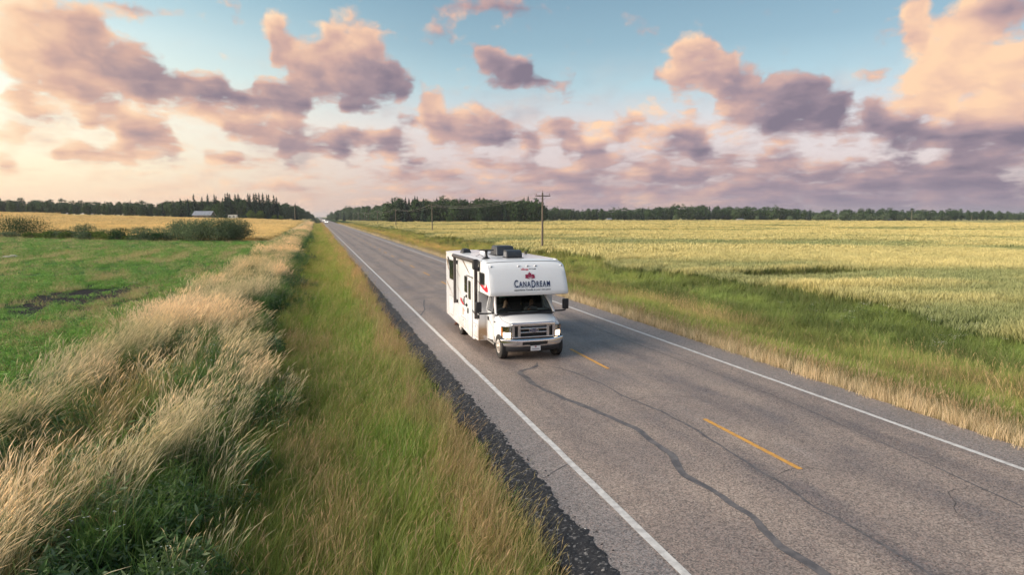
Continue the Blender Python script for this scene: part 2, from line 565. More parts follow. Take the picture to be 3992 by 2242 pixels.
def terrain(x, y):
    """height of the ground beside the road (the carriageway is z = 0)"""
    x = np.asarray(x, float)
    y = np.asarray(y, float)
    px = [-4000, -60, -20, -8, -5.2, -3.6, -2.4, -1.2, -0.2, 1.4, 2.5, 3.0, 3.4, 12.6, 13.0, 13.8, 16.5, 19.5, 22.0, 25.0, 27.5, 34, 60, 4000]
    pz = [-.2, -.2, -.22, -.2, -.10, -.02, -.22, -.68, -.80, -.50, -.20, -.11, -.09, -.09, -.12, -.20, -.70, -1.05, -1.05, -.75, -.45, -.35, -.35, -.35]
    z = np.interp(x, px, pz)
    rise = np.interp(x, [-800, -400, -193, -110, -60, -35, -10, 2.0], [9.0, 8.6, 6.9, 4.7, 3.2, 2.4, 1.0, 0.0])
    z = z + sstep(140, 470, y) * rise
    z = z - 0.35 * np.exp(-((x + 4.7) / .7) ** 2) * sstep(25, 18, y)
    off = sstep(0.0, 8.0, np.abs(x - 8) - 6)
    z = z + off * (0.10 * (fbm(x / 5, y / 9, 3, 2) - 0.5))
    und = sstep(28, 60, x) * 0.9 + sstep(-10, -40, x) * 0.25
    z = z + und * (fbm(x / 34, y / 34, 9, 2) - 0.5)
    return z


def grid_mesh(name, xs, ys, fz):
    X, Y = np.meshgrid(xs, ys)
    Zz = fz(X, Y)
    v = np.stack([X.ravel(), Y.ravel(), Zz.ravel()], 1)
    nx, ny = len(xs), len(ys)
    i = (np.arange(ny - 1)[:, None] * nx + np.arange(nx - 1)[None, :]).ravel()
    f = np.stack([i, i + 1, i + 1 + nx, i + nx], 1)
    me = bpy.data.meshes.new(name)
    me.from_pydata(v.tolist(), [], f.tolist())
    me.polygons.foreach_set('use_smooth', [True] * len(me.polygons))
    me.update()
    return me


def ground_material():
    m = bpy.data.materials.new('earth_and_turf')
    m.use_nodes = True
    N = NT(m.node_tree)
    b = N.n['Principled BSDF']
    b.inputs['Roughness'].default_value = 0.95
    b.inputs['Specular IOR Level'].default_value = 0.05
    g = N.node('ShaderNodeNewGeometry')
    P = g.outputs['Position']
    s = N.node('ShaderNodeSeparateXYZ')
    N.l.new(P, s.inputs[0])
    x, y = s.outputs[0], s.outputs[1]
    n1 = N.noise(P, 0.25, 4, 0.6)
    n2 = N.noise(P, 1.7, 4, 0.6)
    xw = N.math('ADD', x, N.math('MULTIPLY', N.math('SUBTRACT', n1, 0.5), 2.4))
    f = N.math('DIVIDE', N.math('ADD', xw, 60.0), 120.0)
    q = lambda v: (v + 60) / 120
    zone = N.ramp(f, [
        (q(-9.0), (.075, .150, .040, 1)), (q(-6.6), (.075, .115, .036, 1)), (q(-4.5), (.085, .080, .034, 1)), (q(-2.0), (.040, .058, .020, 1)),
        (q(-0.8), (.040, .060, .018, 1)), (q(1.2), (.070, .085, .024, 1)), (q(2.5), (.075, .070, .030, 1)), (q(3.0), (.035, .034, .034, 1)),
        (q(13.0), (.070, .062, .045, 1)), (q(14.2), (.080, .080, .035, 1)), (q(17), (.050, .075, .022, 1)), (q(22), (.045, .080, .024, 1)),
        (q(26.0), (.060, .095, .026, 1)), (q(28.5), (.150, .150, .045, 1)), (q(34), (.170, .155, .050, 1))])
    zone = N.mix(N.mapr(n2, 0.3, 0.7), zone, N.mix(1.0, zone, (0.62, 0.66, 0.6, 1), 'MULTIPLY'))
    # left of the road: pale ripe crop starts beyond the bush row
    yw = N.math('ADD', y, N.math('MULTIPLY', N.math('SUBTRACT', n1, 0.5), 10.0))
    far = N.math('MULTIPLY', N.mapr(N.math('ADD', yw, N.math('MULTIPLY', x, 0.72)), 115, 119), N.mapr(xw, -8.0, -7.0, 1.0, 0.0))
    gold = N.mix(N.mapr(N.noise(P, 0.05, 3, 0.6), 0.35, 0.7), (.66, .51, .24, 1), (.60, .45, .20, 1))
    zone = N.mix(far, zone, gold)
    # right: ripening field beyond the clumps, patchy green and straw
    wf = N.mapr(xw, 28, 31)
    st = N.node('ShaderNodeMapping')
    N.l.new(P, st.inputs[0])
    st.inputs['Rotation'].default_value = (0, 0, rad(24))
    st.inputs['Scale'].default_value = (0.4, 1.0, 1.0)
    patch = N.noise(st.outputs[0], 0.05, 5, 0.62)
    wheat = N.ramp(patch, [(0.30, (.16, .175, .06, 1)), (0.45, (.30, .275, .105, 1)), (0.60, (.42, .36, .15, 1)), (0.75, (.35, .31, .125, 1))])
    zone = N.mix(wf, zone, wheat)
    # bare wet soil in the meadow
    mp = N.node('ShaderNodeMapping')
    N.l.new(P, mp.inputs[0])
    mp.vector_type = 'POINT'
    e = N.vmath('MULTIPLY', N.vmath('ADD', P, (12.8, -41.0, 0.0)), (1 / 3.4, 1 / 8.0, 0.0))
    mud = N.math('ADD', N.vmath('LENGTH', e), N.math('MULTIPLY', N.math('SUBTRACT', n2, 0.5), 3.2))
    zone = N.mix(N.mapr(mud, 0.95, 0.70), zone, (.030, .027, .030, 1))
    e2 = N.vmath('MULTIPLY', N.vmath('ADD', P, (-34.5, -39.6, 0.0)), (1 / 6.4, 1 / 3.6, 0.0))
    holl = N.math('ADD', N.vmath('LENGTH', e2), N.math('MULTIPLY', N.math('SUBTRACT', n2, 0.5), 0.6))
    zone = N.mix(N.mapr(holl, 1.15, 0.95), zone, (.045, .040, .034, 1))
    N.put(b.inputs['Base Color'], zone)
    bp = N.node('ShaderNodeBump')
    bp.inputs['Strength'].default_value = 0.6
    bp.inputs['Distance'].default_value = 0.12
    N.put(bp.inputs['Height'], N.noise(P, 5.0, 5, 0.65))
    N.put(b.inputs['Normal'], bp.outputs[0])
    return m


def nonuni(a, b, fine, grow=1.18, start=None):
    out = [a]
    step = fine
    while out[-1] < b:
        out.append(out[-1] + step)
        step *= grow
    return np.array(out)


gxs = np.unique(np.concatenate([np.arange(-12, 36, 0.4), -nonuni(12, 5200, 0.5, 1.16), nonuni(36, 5200, 0.5, 1.16)]))
gys = np.unique(np.concatenate([-nonuni(0, 1500, 1.0, 1.3), np.arange(0, 60, 0.7), nonuni(60, 6500, 0.9, 1.06)]))
ground = link('ground', grid_mesh('ground', gxs, gys, terrain), ground_material())
put(ground, kind='structure')


# ------------------------------------------------------------------ road
def asphalt_material():
    m = bpy.data.materials.new('worn_asphalt')
    m.use_nodes = True
    N = NT(m.node_tree)
    b = N.n['Principled BSDF']
    g = N.node('ShaderNodeNewGeometry')
    P = g.outputs['Position']
    s = N.node('ShaderNodeSeparateXYZ')
    N.l.new(P, s.inputs[0])
    x, y = s.outputs[0], s.outputs[1]
    fine = N.noise(P, 42.0, 3, 0.75)
    vo = N.node('ShaderNodeTexVoronoi')
    N.l.new(P, vo.inputs['Vector'])
    vo.inputs['Scale'].default_value = 46.0
    speck = N.node('ShaderNodeSeparateColor')
    N.l.new(vo.outputs['Color'], speck.inputs[0])
    st = N.node('ShaderNodeMapping')
    N.l.new(P, st.inputs[0])
    st.inputs['Scale'].default_value = (1.0, 0.16, 1.0)
    streak = N.noise(st.outputs[0], 0.9, 5, 0.6)
    blot = N.noise(P, 0.55, 4, 0.55)
    col = N.mix(N.mapr(blot, 0.3, 0.7), (.230, .182, .156, 1), (.308, .244, .204, 1))
    # polished and oil-darkened bands along the wheel paths
    dark = N.math('MULTIPLY', N.mapr(streak, 0.46, 0.70), 0.40)
    col = N.mix(dark, col, (.122, .106, .108, 1))
    pale = N.math('MULTIPLY', N.mapr(streak, 0.42, 0.25), 0.5)
    col = N.mix(pale, col, (.34, .29, .262, 1))
    wp = None
    for cx in (5.15, 6.95, 8.75, 10.5):
        g_ = N.mapr(N.math('ABSOLUTE', N.math('SUBTRACT', N.math('ADD', x, N.math('MULTIPLY', N.math('SUBTRACT', blot, 0.5), 0.5)), cx)), 0.55, 0.10)
        wp = g_ if wp is None else N.math('ADD', wp, g_, clamp=True)
    col = N.mix(N.math('MULTIPLY', wp, N.mapr(streak, 0.3, 0.6, 0.12, 0.55)), col, (.128, .108, .106, 1))
    # soft dark stains where sealer and oil have spread
    for cx, wd, y0, amt in ((7.16, .34, 13.0, .62), (9.25, .42, 60.0, .50), (10.75, .30, 30.0, .30)):
        bx_ = N.math('SUBTRACT', N.math('ADD', x, N.math('MULTIPLY', N.math('SUBTRACT', N.noise(P, 0.32, 3, .5), 0.5), 1.5)), cx)
        bnd = N.math('MULTIPLY', N.mapr(N.math('ABSOLUTE', bx_), wd, 0.02), N.mapr(y, y0, y0 * .6))
        bnd = N.math('MULTIPLY', bnd, N.mapr(N.noise(P, 0.7, 4, .6), 0.36, 0.62, 0.15, 1.0))
        col = N.mix(N.math('MULTIPLY', bnd, amt), col, (.080, .076, .088, 1))
    # shoulder strip: finer, smoother mat
    sh = N.math('ADD', N.mapr(x, LINE_L - 0.02, LINE_L - 0.16), N.mapr(x, LINE_R + 0.02, LINE_R + 0.16), clamp=True)
    shc = N.mix(N.mapr(blot, 0.3, 0.7), (.200, .176, .168, 1), (.250, .216, .200, 1))
    col = N.mix(sh, col, shc)
    # stones of the chip seal
    grain = N.mapr(speck.outputs[0], 0.0, 1.0, 0.48, 1.55, smooth=False)
    grain = N.math('MULTIPLY', grain, N.mapr(fine, 0.3, 0.7, 0.78, 1.22, smooth=False))
    sc_ = N.vmath('SCALE', col)
    N.put(sc_.node.inputs['Scale'], grain)
    pink = N.math('MULTIPLY', N.mapr(speck.outputs[1], 0.80, 0.86), 0.35)
    colr = N.mix(pink, sc_, (.36, .24, .20, 1))
    N.put(b.inputs['Base Color'], colr)
    N.put(b.inputs['Roughness'], N.mapr(blot, 0.3, 0.7, 0.50, 0.72))
    b.inputs['Specular IOR Level'].default_value = 0.5
    bp = N.node('ShaderNodeBump')
    bp.inputs['Strength'].default_value = 0.75
    bp.inputs['Distance'].default_value = 0.008
    N.put(bp.inputs['Height'], N.math('ADD', speck.outputs[0], fine))
    N.put(b.inputs['Normal'], bp.outputs[0])
    return m


ASPHALT = asphalt_material()
TAR = pmat('tar_seal', (.085, .078, .082), 0.6, noise=(5.0, 0.95, (.165, .148, .145)), spec=0.4)
WHITE_LINE = pmat('white_road_paint', (.62, .60, .58), 0.7, noise=(7.0, 0.75, (.36, .34, .33)))
YELLOW_LINE = pmat('yellow_road_paint', (.66, .33, .055), 0.7, noise=(9.0, 0.7, (.40, .22, .08)))


def build_road():
    ys = np.unique(np.concatenate([np.arange(-25, 70, 0.13), nonuni(70, 3600, 0.5, 1.07)]))
    jl = 0.10 * (fbm(ys * 2.2, ys * 0 + 1, 5, 3) - 0.5) * 2 * np.clip(60 / np.maximum(ys, 1), 0.1, 1)
    jl = jl + 0.055 * (vnoise(ys * 9, ys * 0 + 2, 15) - 0.5) * np.clip(30 / np.maximum(ys, 1), 0, 1)
    jr = 0.05 * (fbm(ys * 1.7, ys * 0 + 7, 6, 3) - 0.5) * 2
    n = len(ys)
    L, Rr = ROAD_L + jl, ROAD_R + jr
    v = []
    for i in range(n):
        v += [(L[i] - 0.05, ys[i], -0.10), (L[i], ys[i], 0.0), (CENTRE, ys[i], 0.012), (Rr[i], ys[i], 0.0), (Rr[i] + 0.05, ys[i], -0.10)]
    f = []
    for i in range(n - 1):
        for k in range(4):
            f.append((i * 5 + k, i * 5 + k + 1, i * 5 + 6 + k, i * 5 + 5 + k))
    me = bpy.data.meshes.new('road')
    me.from_pydata(v, [], f)
    road = link('road', me, ASPHALT)
    put(road, kind='structure')

    def crown(x):
        return 0.012 * (1 - abs(x - CENTRE) / (CENTRE - ROAD_L if x < CENTRE else ROAD_R - CENTRE))

    def ribbon(pts, ws, name, mat, lift):
        """flat strip following pts (x, y), widths ws"""
        pts = np.array(pts, float)
        t = np.gradient(pts, axis=0)
        t /= np.linalg.norm(t, axis=1)[:, None] + 1e-9
        nn = np.stack([t[:, 1], -t[:, 0]], 1)
        vs, fs = [], []
        for i in range(len(pts)):
            for s_ in (-1, 1):
                q = pts[i] + nn[i] * ws[i] * 0.5 * s_
                vs.append((q[0], q[1], crown(q[0]) + lift))
        for i in range(len(pts) - 1):
            fs.append((2 * i, 2 * i + 1, 2 * i + 3, 2 * i + 2))
        mb = MB()
        mb.add(vs, fs)
        o = mb.build(name, mat, road)
        for p in o.data.polygons:
            if p.normal.z < 0:
                p.flip()
        return o

    yl = np.unique(np.concatenate([np.arange(-25, 60, 0.35), nonuni(60, 3500, 1.0, 1.1)]))
    for xx in (LINE_L, LINE_R):
        w = 0.125 + 0.012 * (vnoise(yl * 3, yl * 0 + xx, 3) - 0.5)
        o = ribbon(np.stack([xx + 0.014 * (vnoise(yl * 1.1, yl * 0, int(xx)) - 0.5), yl], 1), w, 'edge_line', WHITE_LINE, 0.006)
        o['label'] = 'solid white edge line beside the ' + ('left shoulder' if xx < 7 else 'right shoulder')
    y0 = 8.6 - 7.58 * 3
    k = 0
    while y0 < 420:
        yy = np.linspace(y0, y0 + 2.86, 14)
        w = 0.105 + 0.012 * (vnoise(yy * 5, yy * 0, 2) - 0.5)
        ribbon(np.stack([yy * 0 + CENTRE, yy], 1), w, 'centre_dash', YELLOW_LINE, 0.006)
        y0 += 7.58
        k += 1

    def smooth_path(pts, n=70, jit=0.03, seed=1):
        pts = np.array(pts, float)
        d = np.concatenate([[0], np.cumsum(np.linalg.norm(np.diff(pts, axis=0), axis=1))])
        t = np.linspace(0, d[-1], n)
        px, py = np.interp(t, d, pts[:, 0]), np.interp(t, d, pts[:, 1])
        kk = np.ones(5) / 5
        px[2:-2] = np.convolve(px, kk, 'valid')
        py[2:-2] = np.convolve(py, kk, 'valid')
        px += jit * 2 * (fbm(t * 2.3, t * 0, seed, 3) - 0.5)
        return np.stack([px, py], 1), t

    def seal(pts, w, seed, n=70, jit=0.03):
        p, t = smooth_path(pts, n, jit, seed)
        ww = w * (0.55 + 0.9 * fbm(t * 1.6, t * 0 + 3, seed + 9, 3))
        e = np.minimum(np.arange(n), np.arange(n)[::-1]) / 6.0
        ribbon(p, ww * np.clip(e, 0.12, 1), 'tar_seal', TAR, 0.0045)

    c1 = [(6.2, 17.6), (5.9, 17.0), (5.29, 16.69), (5.24, 15.2), (5.48, 13.95), (5.85, 12.68), (6.13, 11.34), (6.04, 9.78), (5.75, 8.94), (5.88, 8.26), (5.9, 7.3), (5.72, 6.75), (5.78, 5.9), (5.7, 4.2), (5.9, 0), (5.7, -8)]
    c2 = [(6.2, 17.2), (6.48, 16.82), (6.76, 16.0), (6.98, 14.4), (6.95, 13.5), (7.22, 12.27), (7.24, 10.75), (7.13, 9.45), (7.1, 8.36), (6.98, 7.35), (7.06, 6.35), (6.9, 4), (7.0, -6)]
    seal(c1, 0.135, 3, 240, 0.05)
    seal(c2, 0.055, 4, 220, 0.05)
    seal([(10.30, 40), (10.30, 20.4), (10.42, 16), (10.5, 12.2), (10.25, 9), (9.97, 6.4), (9.9, 2), (9.9, -8)], 0.035, 5, 160, 0.012)
    seal([(3.9, 33.5), (4.6, 33.1), (5.4, 33.6), (6.4, 33.0), (7.6, 33.4)], 0.06, 6, 50)
    seal([(3.6, 26.8), (4.2, 27.6), (4.7, 29.4), (4.9, 31.0), (5.3, 33.4)], 0.05, 7, 50)
    seal([(4.5, 44), (5.6, 43.6), (7.2, 44.2), (9.0, 43.5), (11.2, 44.1)], 0.06, 8, 60)
    seal([(9.0, 62), (9.1, 50), (8.9, 40), (9.2, 30), (8.9, 24)], 0.05, 9, 90)
    seal([(6.9, 90), (7.0, 70), (6.8, 58), (6.9, 46)], 0.06, 10, 90)
    seal([(8.1, 21.5), (8.5, 21.2), (9.4, 21.4), (10.2, 21.1)], 0.03, 11, 40)
    seal([(3.4, 9.5), (3.9, 9.9), (4.4, 10.2)], 0.018, 12, 20, 0.01)
    # fine branching cracks
    CR = pmat('open_crack', (.075, .066, .064), 0.9)
    rg = random.Random(5)
    for k in range(11):
        x = rg.uniform(4.4, 11.2)
        y = rg.choice((rg.uniform(6, 16), rg.uniform(6, 24), rg.uniform(24, 60)))
        a = rg.choice((rg.gauss(0, .25), rg.gauss(1.57, .3)))
        L = rg.uniform(.5, 1.8) * (1 + y / 40)
        pts = [(x, y)]
        for q in range(9):
            a += rg.gauss(0, .35)
            pts.append((min(max(pts[-1][0] + math.cos(a) * L / 9, 3.6), 12.3), pts[-1][1] + math.sin(a) * L / 9))
        ribbon(pts, np.array([.003 + .007 * math.sin(math.pi * (i + .3) / 10) for i in range(10)]), 'crack', CR, 0.005)
    return road


road = build_road()


# ------------------------------------------------------------------ black crumbling edge beside the shoulder
def edge_strip():
    m = bpy.data.materials.new('black_gravel')
    m.use_nodes = True
    N = NT(m.node_tree)
    b = N.n['Principled BSDF']
    g = N.node('ShaderNodeNewGeometry')
    vo = N.node('ShaderNodeTexVoronoi')
    N.l.new(g.outputs['Position'], vo.inputs['Vector'])
    vo.inputs['Scale'].default_value = 34.0
    sp = N.node('ShaderNodeSeparateColor')
    N.l.new(vo.outputs['Color'], sp.inputs[0])
    col = N.ramp(sp.outputs[0], [(0.0, (.008, .008, .010, 1)), (0.70, (.018, .018, .022, 1)), (0.90, (.045, .044, .048, 1)), (1.0, (.20, .19, .185, 1))])
    N.put(b.inputs['Base Color'], col)
    b.inputs['Roughness'].default_value = 0.8
    bp = N.node('ShaderNodeBump')
    bp.inputs['Strength'].default_value = 1.0
    bp.inputs['Distance'].default_value = 0.03
    N.put(bp.inputs['Height'], sp.outputs[1])
    N.put(b.inputs['Normal'], bp.outputs[0])
    ys = np.unique(np.concatenate([np.arange(-5, 40, 0.07), np.arange(40, 100, 0.3), nonuni(100, 700, 1, 1.1)]))
    n = len(ys)
    o_ = 2.82 + 0.22 * (fbm(ys * 0.8, ys * 0, 21, 3) - 0.5) * 2
    o_ = np.where(ys > 30, o_ + 0.45 * sstep(30, 55, ys), o_)
    inn = ROAD_L + .02 + .14 * (fbm(ys * 2.2, ys * 0 + 1, 5, 3) - .5) + .09 * (vnoise(ys * 11, ys * 0 + 5, 25) - .4) + .07 * (vnoise(ys * 27, ys * 0 + 8, 26) - .4)
    cols = 9
    v = []
    for i in range(n):
        for k in range(cols):
            f = k / (cols - 1)
            x = o_[i] + (inn[i] - o_[i]) * f
            v.append((x, ys[i], 0.0))
    va = np.array(v)
    fr = np.tile(np.arange(cols) / (cols - 1), n)
    z = terrain(va[:, 0], va[:, 1]) + 0.012 + 0.05 * np.sin(fr * math.pi) + 0.03 * (vnoise(va[:, 0] * 14, va[:, 1] * 14, 4) - 0.5)
    k_ = sstep(.45, .85, fr)
    z = z * (1 - k_) + (.004 + .016 * (vnoise(va[:, 0] * 20, va[:, 1] * 20, 5) - .35) * (fr < .99)) * k_
    va[:, 2] = z
    v = va.tolist()
    f = [(i * cols + k, i * cols + k + 1, (i + 1) * cols + k + 1, (i + 1) * cols + k) for i in range(n - 1) for k in range(cols - 1)]
    me = bpy.data.meshes.new('gravel_shoulder')
    me.from_pydata(v, [], f)
    o = link('gravel_shoulder', me, m)
    put(o, kind='structure')


edge_strip()


# ------------------------------------------------------------------ grasses and crops (uncountable: one object for each kind)
def grass_material(name, gain=1.0, transl=0.35, rough=0.75):
    m = bpy.data.materials.new(name)
    m.use_nodes = True
    N = NT(m.node_tree)
    N.n.clear()
    out = N.node('ShaderNodeOutputMaterial')
    ac = N.node('ShaderNodeAttribute', attribute_type='GEOMETRY', attribute_name='Col')
    at = N.node('ShaderNodeAttribute', attribute_type='INSTANCER', attribute_name='tint')
    col = N.mix(1.0, ac.outputs['Color'], at.outputs['Color'], 'MULTIPLY')
    if gain != 1.0:
        col = N.mix(1.0, col, (gain, gain, gain, 1), 'MULTIPLY')
    df = N.node('ShaderNodeBsdfDiffuse')
    tr = N.node('ShaderNodeBsdfTranslucent')
    gl = N.node('ShaderNodeBsdfGlossy')
    gl.inputs['Roughness'].default_value = rough * 0.6
    gl.inputs['Color'].default_value = (.5, .5, .5, 1)
    N.put(df.inputs[0], col)
    N.put(tr.inputs[0], col)
    mx = N.node('ShaderNodeMixShader')
    mx.inputs[0].default_value = transl
    N.l.new(df.outputs[0], mx.inputs[1])
    N.l.new(tr.outputs[0], mx.inputs[2])
    m2 = N.node('ShaderNodeMixShader')
    m2.inputs[0].default_value = 0.04
    N.l.new(mx.outputs[0], m2.inputs[1])
    N.l.new(gl.outputs[0], m2.inputs[2])
    N.l.new(m2.outputs[0], out.inputs[0])
    return m


_GN = {}


def gn_tree(K):
    """instances the K tuft meshes stored in the object's own mesh on its loose points"""
    if K in _GN:
        return _GN[K]
    t = bpy.data.node_groups.new('tufts_%d' % K, 'GeometryNodeTree')
    t.interface.new_socket('Geometry', in_out='INPUT', socket_type='NodeSocketGeometry')
    t.interface.new_socket('Geometry', in_out='OUTPUT', socket_type='NodeSocketGeometry')
    n, l = t.nodes, t.links
    gi, go = n.new('NodeGroupInput'), n.new('NodeGroupOutput')

    def attr(name, typ):
        a = n.new('GeometryNodeInputNamedAttribute')
        a.data_type = typ
        a.inputs['Name'].default_value = name
        return a.outputs[0]
    pid = attr('proto', 'INT')

    def pick(k):
        c = n.new('FunctionNodeCompare')
        c.data_type = 'INT'
        c.operation = 'EQUAL'
        l.new(pid, c.inputs[2])
        c.inputs[3].default_value = k
        s = n.new('GeometryNodeSeparateGeometry')
        s.domain = 'POINT'
        l.new(gi.outputs[0], s.inputs[0])
        l.new(c.outputs[0], s.inputs[1])
        return s.outputs[0]
    j = n.new('GeometryNodeJoinGeometry')
    for k in reversed(range(K)):
        g2i = n.new('GeometryNodeGeometryToInstance')
        l.new(pick(k), g2i.inputs[0])
        l.new(g2i.outputs[0], j.inputs[0])
    iop = n.new('GeometryNodeInstanceOnPoints')
    l.new(pick(-1), iop.inputs['Points'])
    l.new(j.outputs[0], iop.inputs['Instance'])
    iop.inputs['Pick Instance'].default_value = True
    l.new(attr('idx', 'INT'), iop.inputs['Instance Index'])
    e2r = n.new('FunctionNodeEulerToRotation')
    l.new(attr('rot', 'FLOAT_VECTOR'), e2r.inputs[0])
    l.new(e2r.outputs[0], iop.inputs['Rotation'])
    l.new(attr('scl', 'FLOAT_VECTOR'), iop.inputs['Scale'])
    l.new(iop.outputs[0], go.inputs[0])
    _GN[K] = t
    return t


def scatter(name, protos, pts, rot, scl, idx, tint, mat, label=None, cat=None):
    """protos: list of (verts, faces, colours); one object of kind stuff"""
    K = len(protos)
    V, Fc, C, pid = [], [], [], []
    b = 0
    for k, (v, f, c) in enumerate(protos):
        V.append(np.asarray(v, float))
        Fc += [tuple(int(b + i) for i in q) for q in f]
        C.append(np.asarray(c, float))
        pid.append(np.full(len(v), k))
        b += len(v)
    n = len(pts)
    nb = b
    V = np.concatenate(V + [pts])
    me = bpy.data.meshes.new(name)
    me.from_pydata(V.tolist(), [], Fc)
    me.materials.append(mat)
    tot = len(V)

    def ad(nm, typ, arr, key):
        a = me.attributes.new(nm, typ, 'POINT')
        a.data.foreach_set(key, np.ascontiguousarray(arr).ravel())
    ad('proto', 'INT', np.concatenate(pid + [np.full(n, -1)]).astype(np.int32), 'value')
    ad('idx', 'INT', np.concatenate([np.zeros(nb), idx]).astype(np.int32), 'value')
    ad('rot', 'FLOAT_VECTOR', np.concatenate([np.zeros((nb, 3)), rot]).astype(np.float32), 'vector')
    if scl.ndim == 1:
        scl = np.repeat(scl[:, None], 3, 1)
    ad('scl', 'FLOAT_VECTOR', np.concatenate([np.ones((nb, 3)), scl]).astype(np.float32), 'vector')
    t4 = np.concatenate([np.ones((nb, 4)), np.concatenate([tint, np.ones((n, 1))], 1)])
    ad('tint', 'FLOAT_COLOR', t4.astype(np.float32), 'color')
    c4 = np.concatenate([np.concatenate(C), np.ones((n, 3))])
    c4 = np.concatenate([c4, np.ones((tot, 1))], 1)
    ad('Col', 'FLOAT_COLOR', c4.astype(np.float32), 'color')
    o = link(name, me)
    md = o.modifiers.new('tufts', 'NODES')
    md.node_group = gn_tree(K)
    put(o, label, cat, None, 'stuff')
    return o


class Tuft:
    def __init__(self):
        self.v, self.f, self.c = [], [], []

    def ribbon(self, pts, ws, cols, face):
        """flat blade; face = horizontal direction of its width"""
        b = len(self.v)
        n = len(pts)
        for i, p in enumerate(pts):
            d = np.array(face) * ws[i] * 0.5
            self.v.append(np.array(p) - d)
            self.v.append(np.array(p) + d)
            self.c += [cols[i], cols[i]]
        for i in range(n - 1):
            self.f.append((b + 2 * i, b + 2 * i + 1, b + 2 * i + 3, b + 2 * i + 2))

    def blade(self, base, h, lean, w, c0, c1, segs=3, tipw=0.15, rng=random):
        """base xy, height, lean vector (x, y) at the tip, width"""
        a = rng.uniform(0, math.pi)
        pts, ws, cs = [], [], []
        for i in range(segs + 1):
            t = i / segs
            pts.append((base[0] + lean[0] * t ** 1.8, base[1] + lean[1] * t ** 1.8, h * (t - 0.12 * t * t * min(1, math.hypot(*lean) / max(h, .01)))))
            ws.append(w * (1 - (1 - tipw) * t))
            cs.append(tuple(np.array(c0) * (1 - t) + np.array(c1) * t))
        self.ribbon(pts, ws, cs, (math.cos(a), math.sin(a), 0))
        return pts[-1], pts[-2]

    def head(self, tip, prev, ln, w, col, col2=None):
        """seed head: two crossed long lozenges beyond the tip of a stem"""
        d = np.array(tip) - np.array(prev)
        d = d / (np.linalg.norm(d) + 1e-9)
        a = random.uniform(0, math.pi)
        col2 = col2 or col
        for q in (a, a + math.pi / 2):
            f = (math.cos(q), math.sin(q), 0)
            p0 = np.array(tip) - d * ln * 0.25
            droop = np.array([d[0], d[1], 0]) * ln * 0.25 - np.array([0, 0, ln * 0.08])
            self.ribbon([p0, p0 + d * ln * 0.4, p0 + d * ln + droop], [w * 0.35, w, w * 0.12], [col2, col, col], f)

    def out(self):
        return np.array(self.v), self.f, np.array(self.c)


def make_tall(n, blades, hmin, hmax, lean, R=0.28):
    t = Tuft()
    for i in range(n):
        a, r = random.uniform(0, 6.28), R * math.sqrt(random.random())
        b = (r * math.cos(a), r * math.sin(a))
        h = random.uniform(hmin, hmax)
        L = lean * h * random.uniform(0.55, 1.25)
        dv = random.gauss(0, 0.45)
        if random.random() < .06:
            L *= 1.7
            h *= .72
        top = np.array([.92, .76, .53]) * random.uniform(0.75, 1.15)
        tip, prev = t.blade(b, h, (L * math.cos(dv), L * math.sin(dv)), 0.007, (.12, .17, .05), tuple(top * 0.72), 4, 0.6)
        t.head(tip, prev, random.uniform(.14, .24), random.uniform(.010, .019), tuple(top), tuple(top * 0.8))
    for i in range(blades):
        a, r = random.uniform(0, 6.28), R * math.sqrt(random.random())
        b = (r * math.cos(a), r * math.sin(a))
        h = random.uniform(hmin * .35, hmax * .62)
        L = h * random.uniform(0.2, 0.9)
        dv = random.gauss(0, 1.0)
        g = np.array([.085, .135, .040]) * random.uniform(0.7, 1.3)
        t.blade(b, h, (L * math.cos(dv), L * math.sin(dv)), 0.016, tuple(g * 0.7), tuple(g * 1.25), 3)
    return t.out()


def make_short(n, hmin, hmax, cols, R=0.2, lean=0.45, w=0.010, stalks=0, bias=0.3):
    t = Tuft()
    for i in range(n):
        a, r = random.uniform(0, 6.28), R * math.sqrt(random.random())
        h = random.uniform(hmin, hmax)
        L = lean * h * random.uniform(0.3, 1.3)
        dv = random.gauss(0, 1.3) if random.random() > bias else random.gauss(0, 0.4)
        c = np.array(random.choice(cols)) * random.uniform(0.75, 1.25)
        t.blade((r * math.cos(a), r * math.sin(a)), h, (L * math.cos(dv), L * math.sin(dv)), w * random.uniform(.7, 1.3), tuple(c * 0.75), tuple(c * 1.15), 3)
    for i in range(stalks):
        a, r = random.uniform(0, 6.28), R * math.sqrt(random.random())
        h = random.uniform(hmax * 0.9, hmax * 1.45)
        L = lean * h * random.uniform(0.3, 1.0)
        dv = random.gauss(0, 0.5)
        c = np.array([.44, .33, .20]) * random.uniform(0.8, 1.2)
        tip, prev = t.blade((r * math.cos(a), r * math.sin(a)), h, (L * math.cos(dv), L * math.sin(dv)), 0.006, (.14, .14, .05), tuple(c * .8), 3, 0.6)
        t.head(tip, prev, random.uniform(.07, .13), .009, tuple(c))
    return t.out()


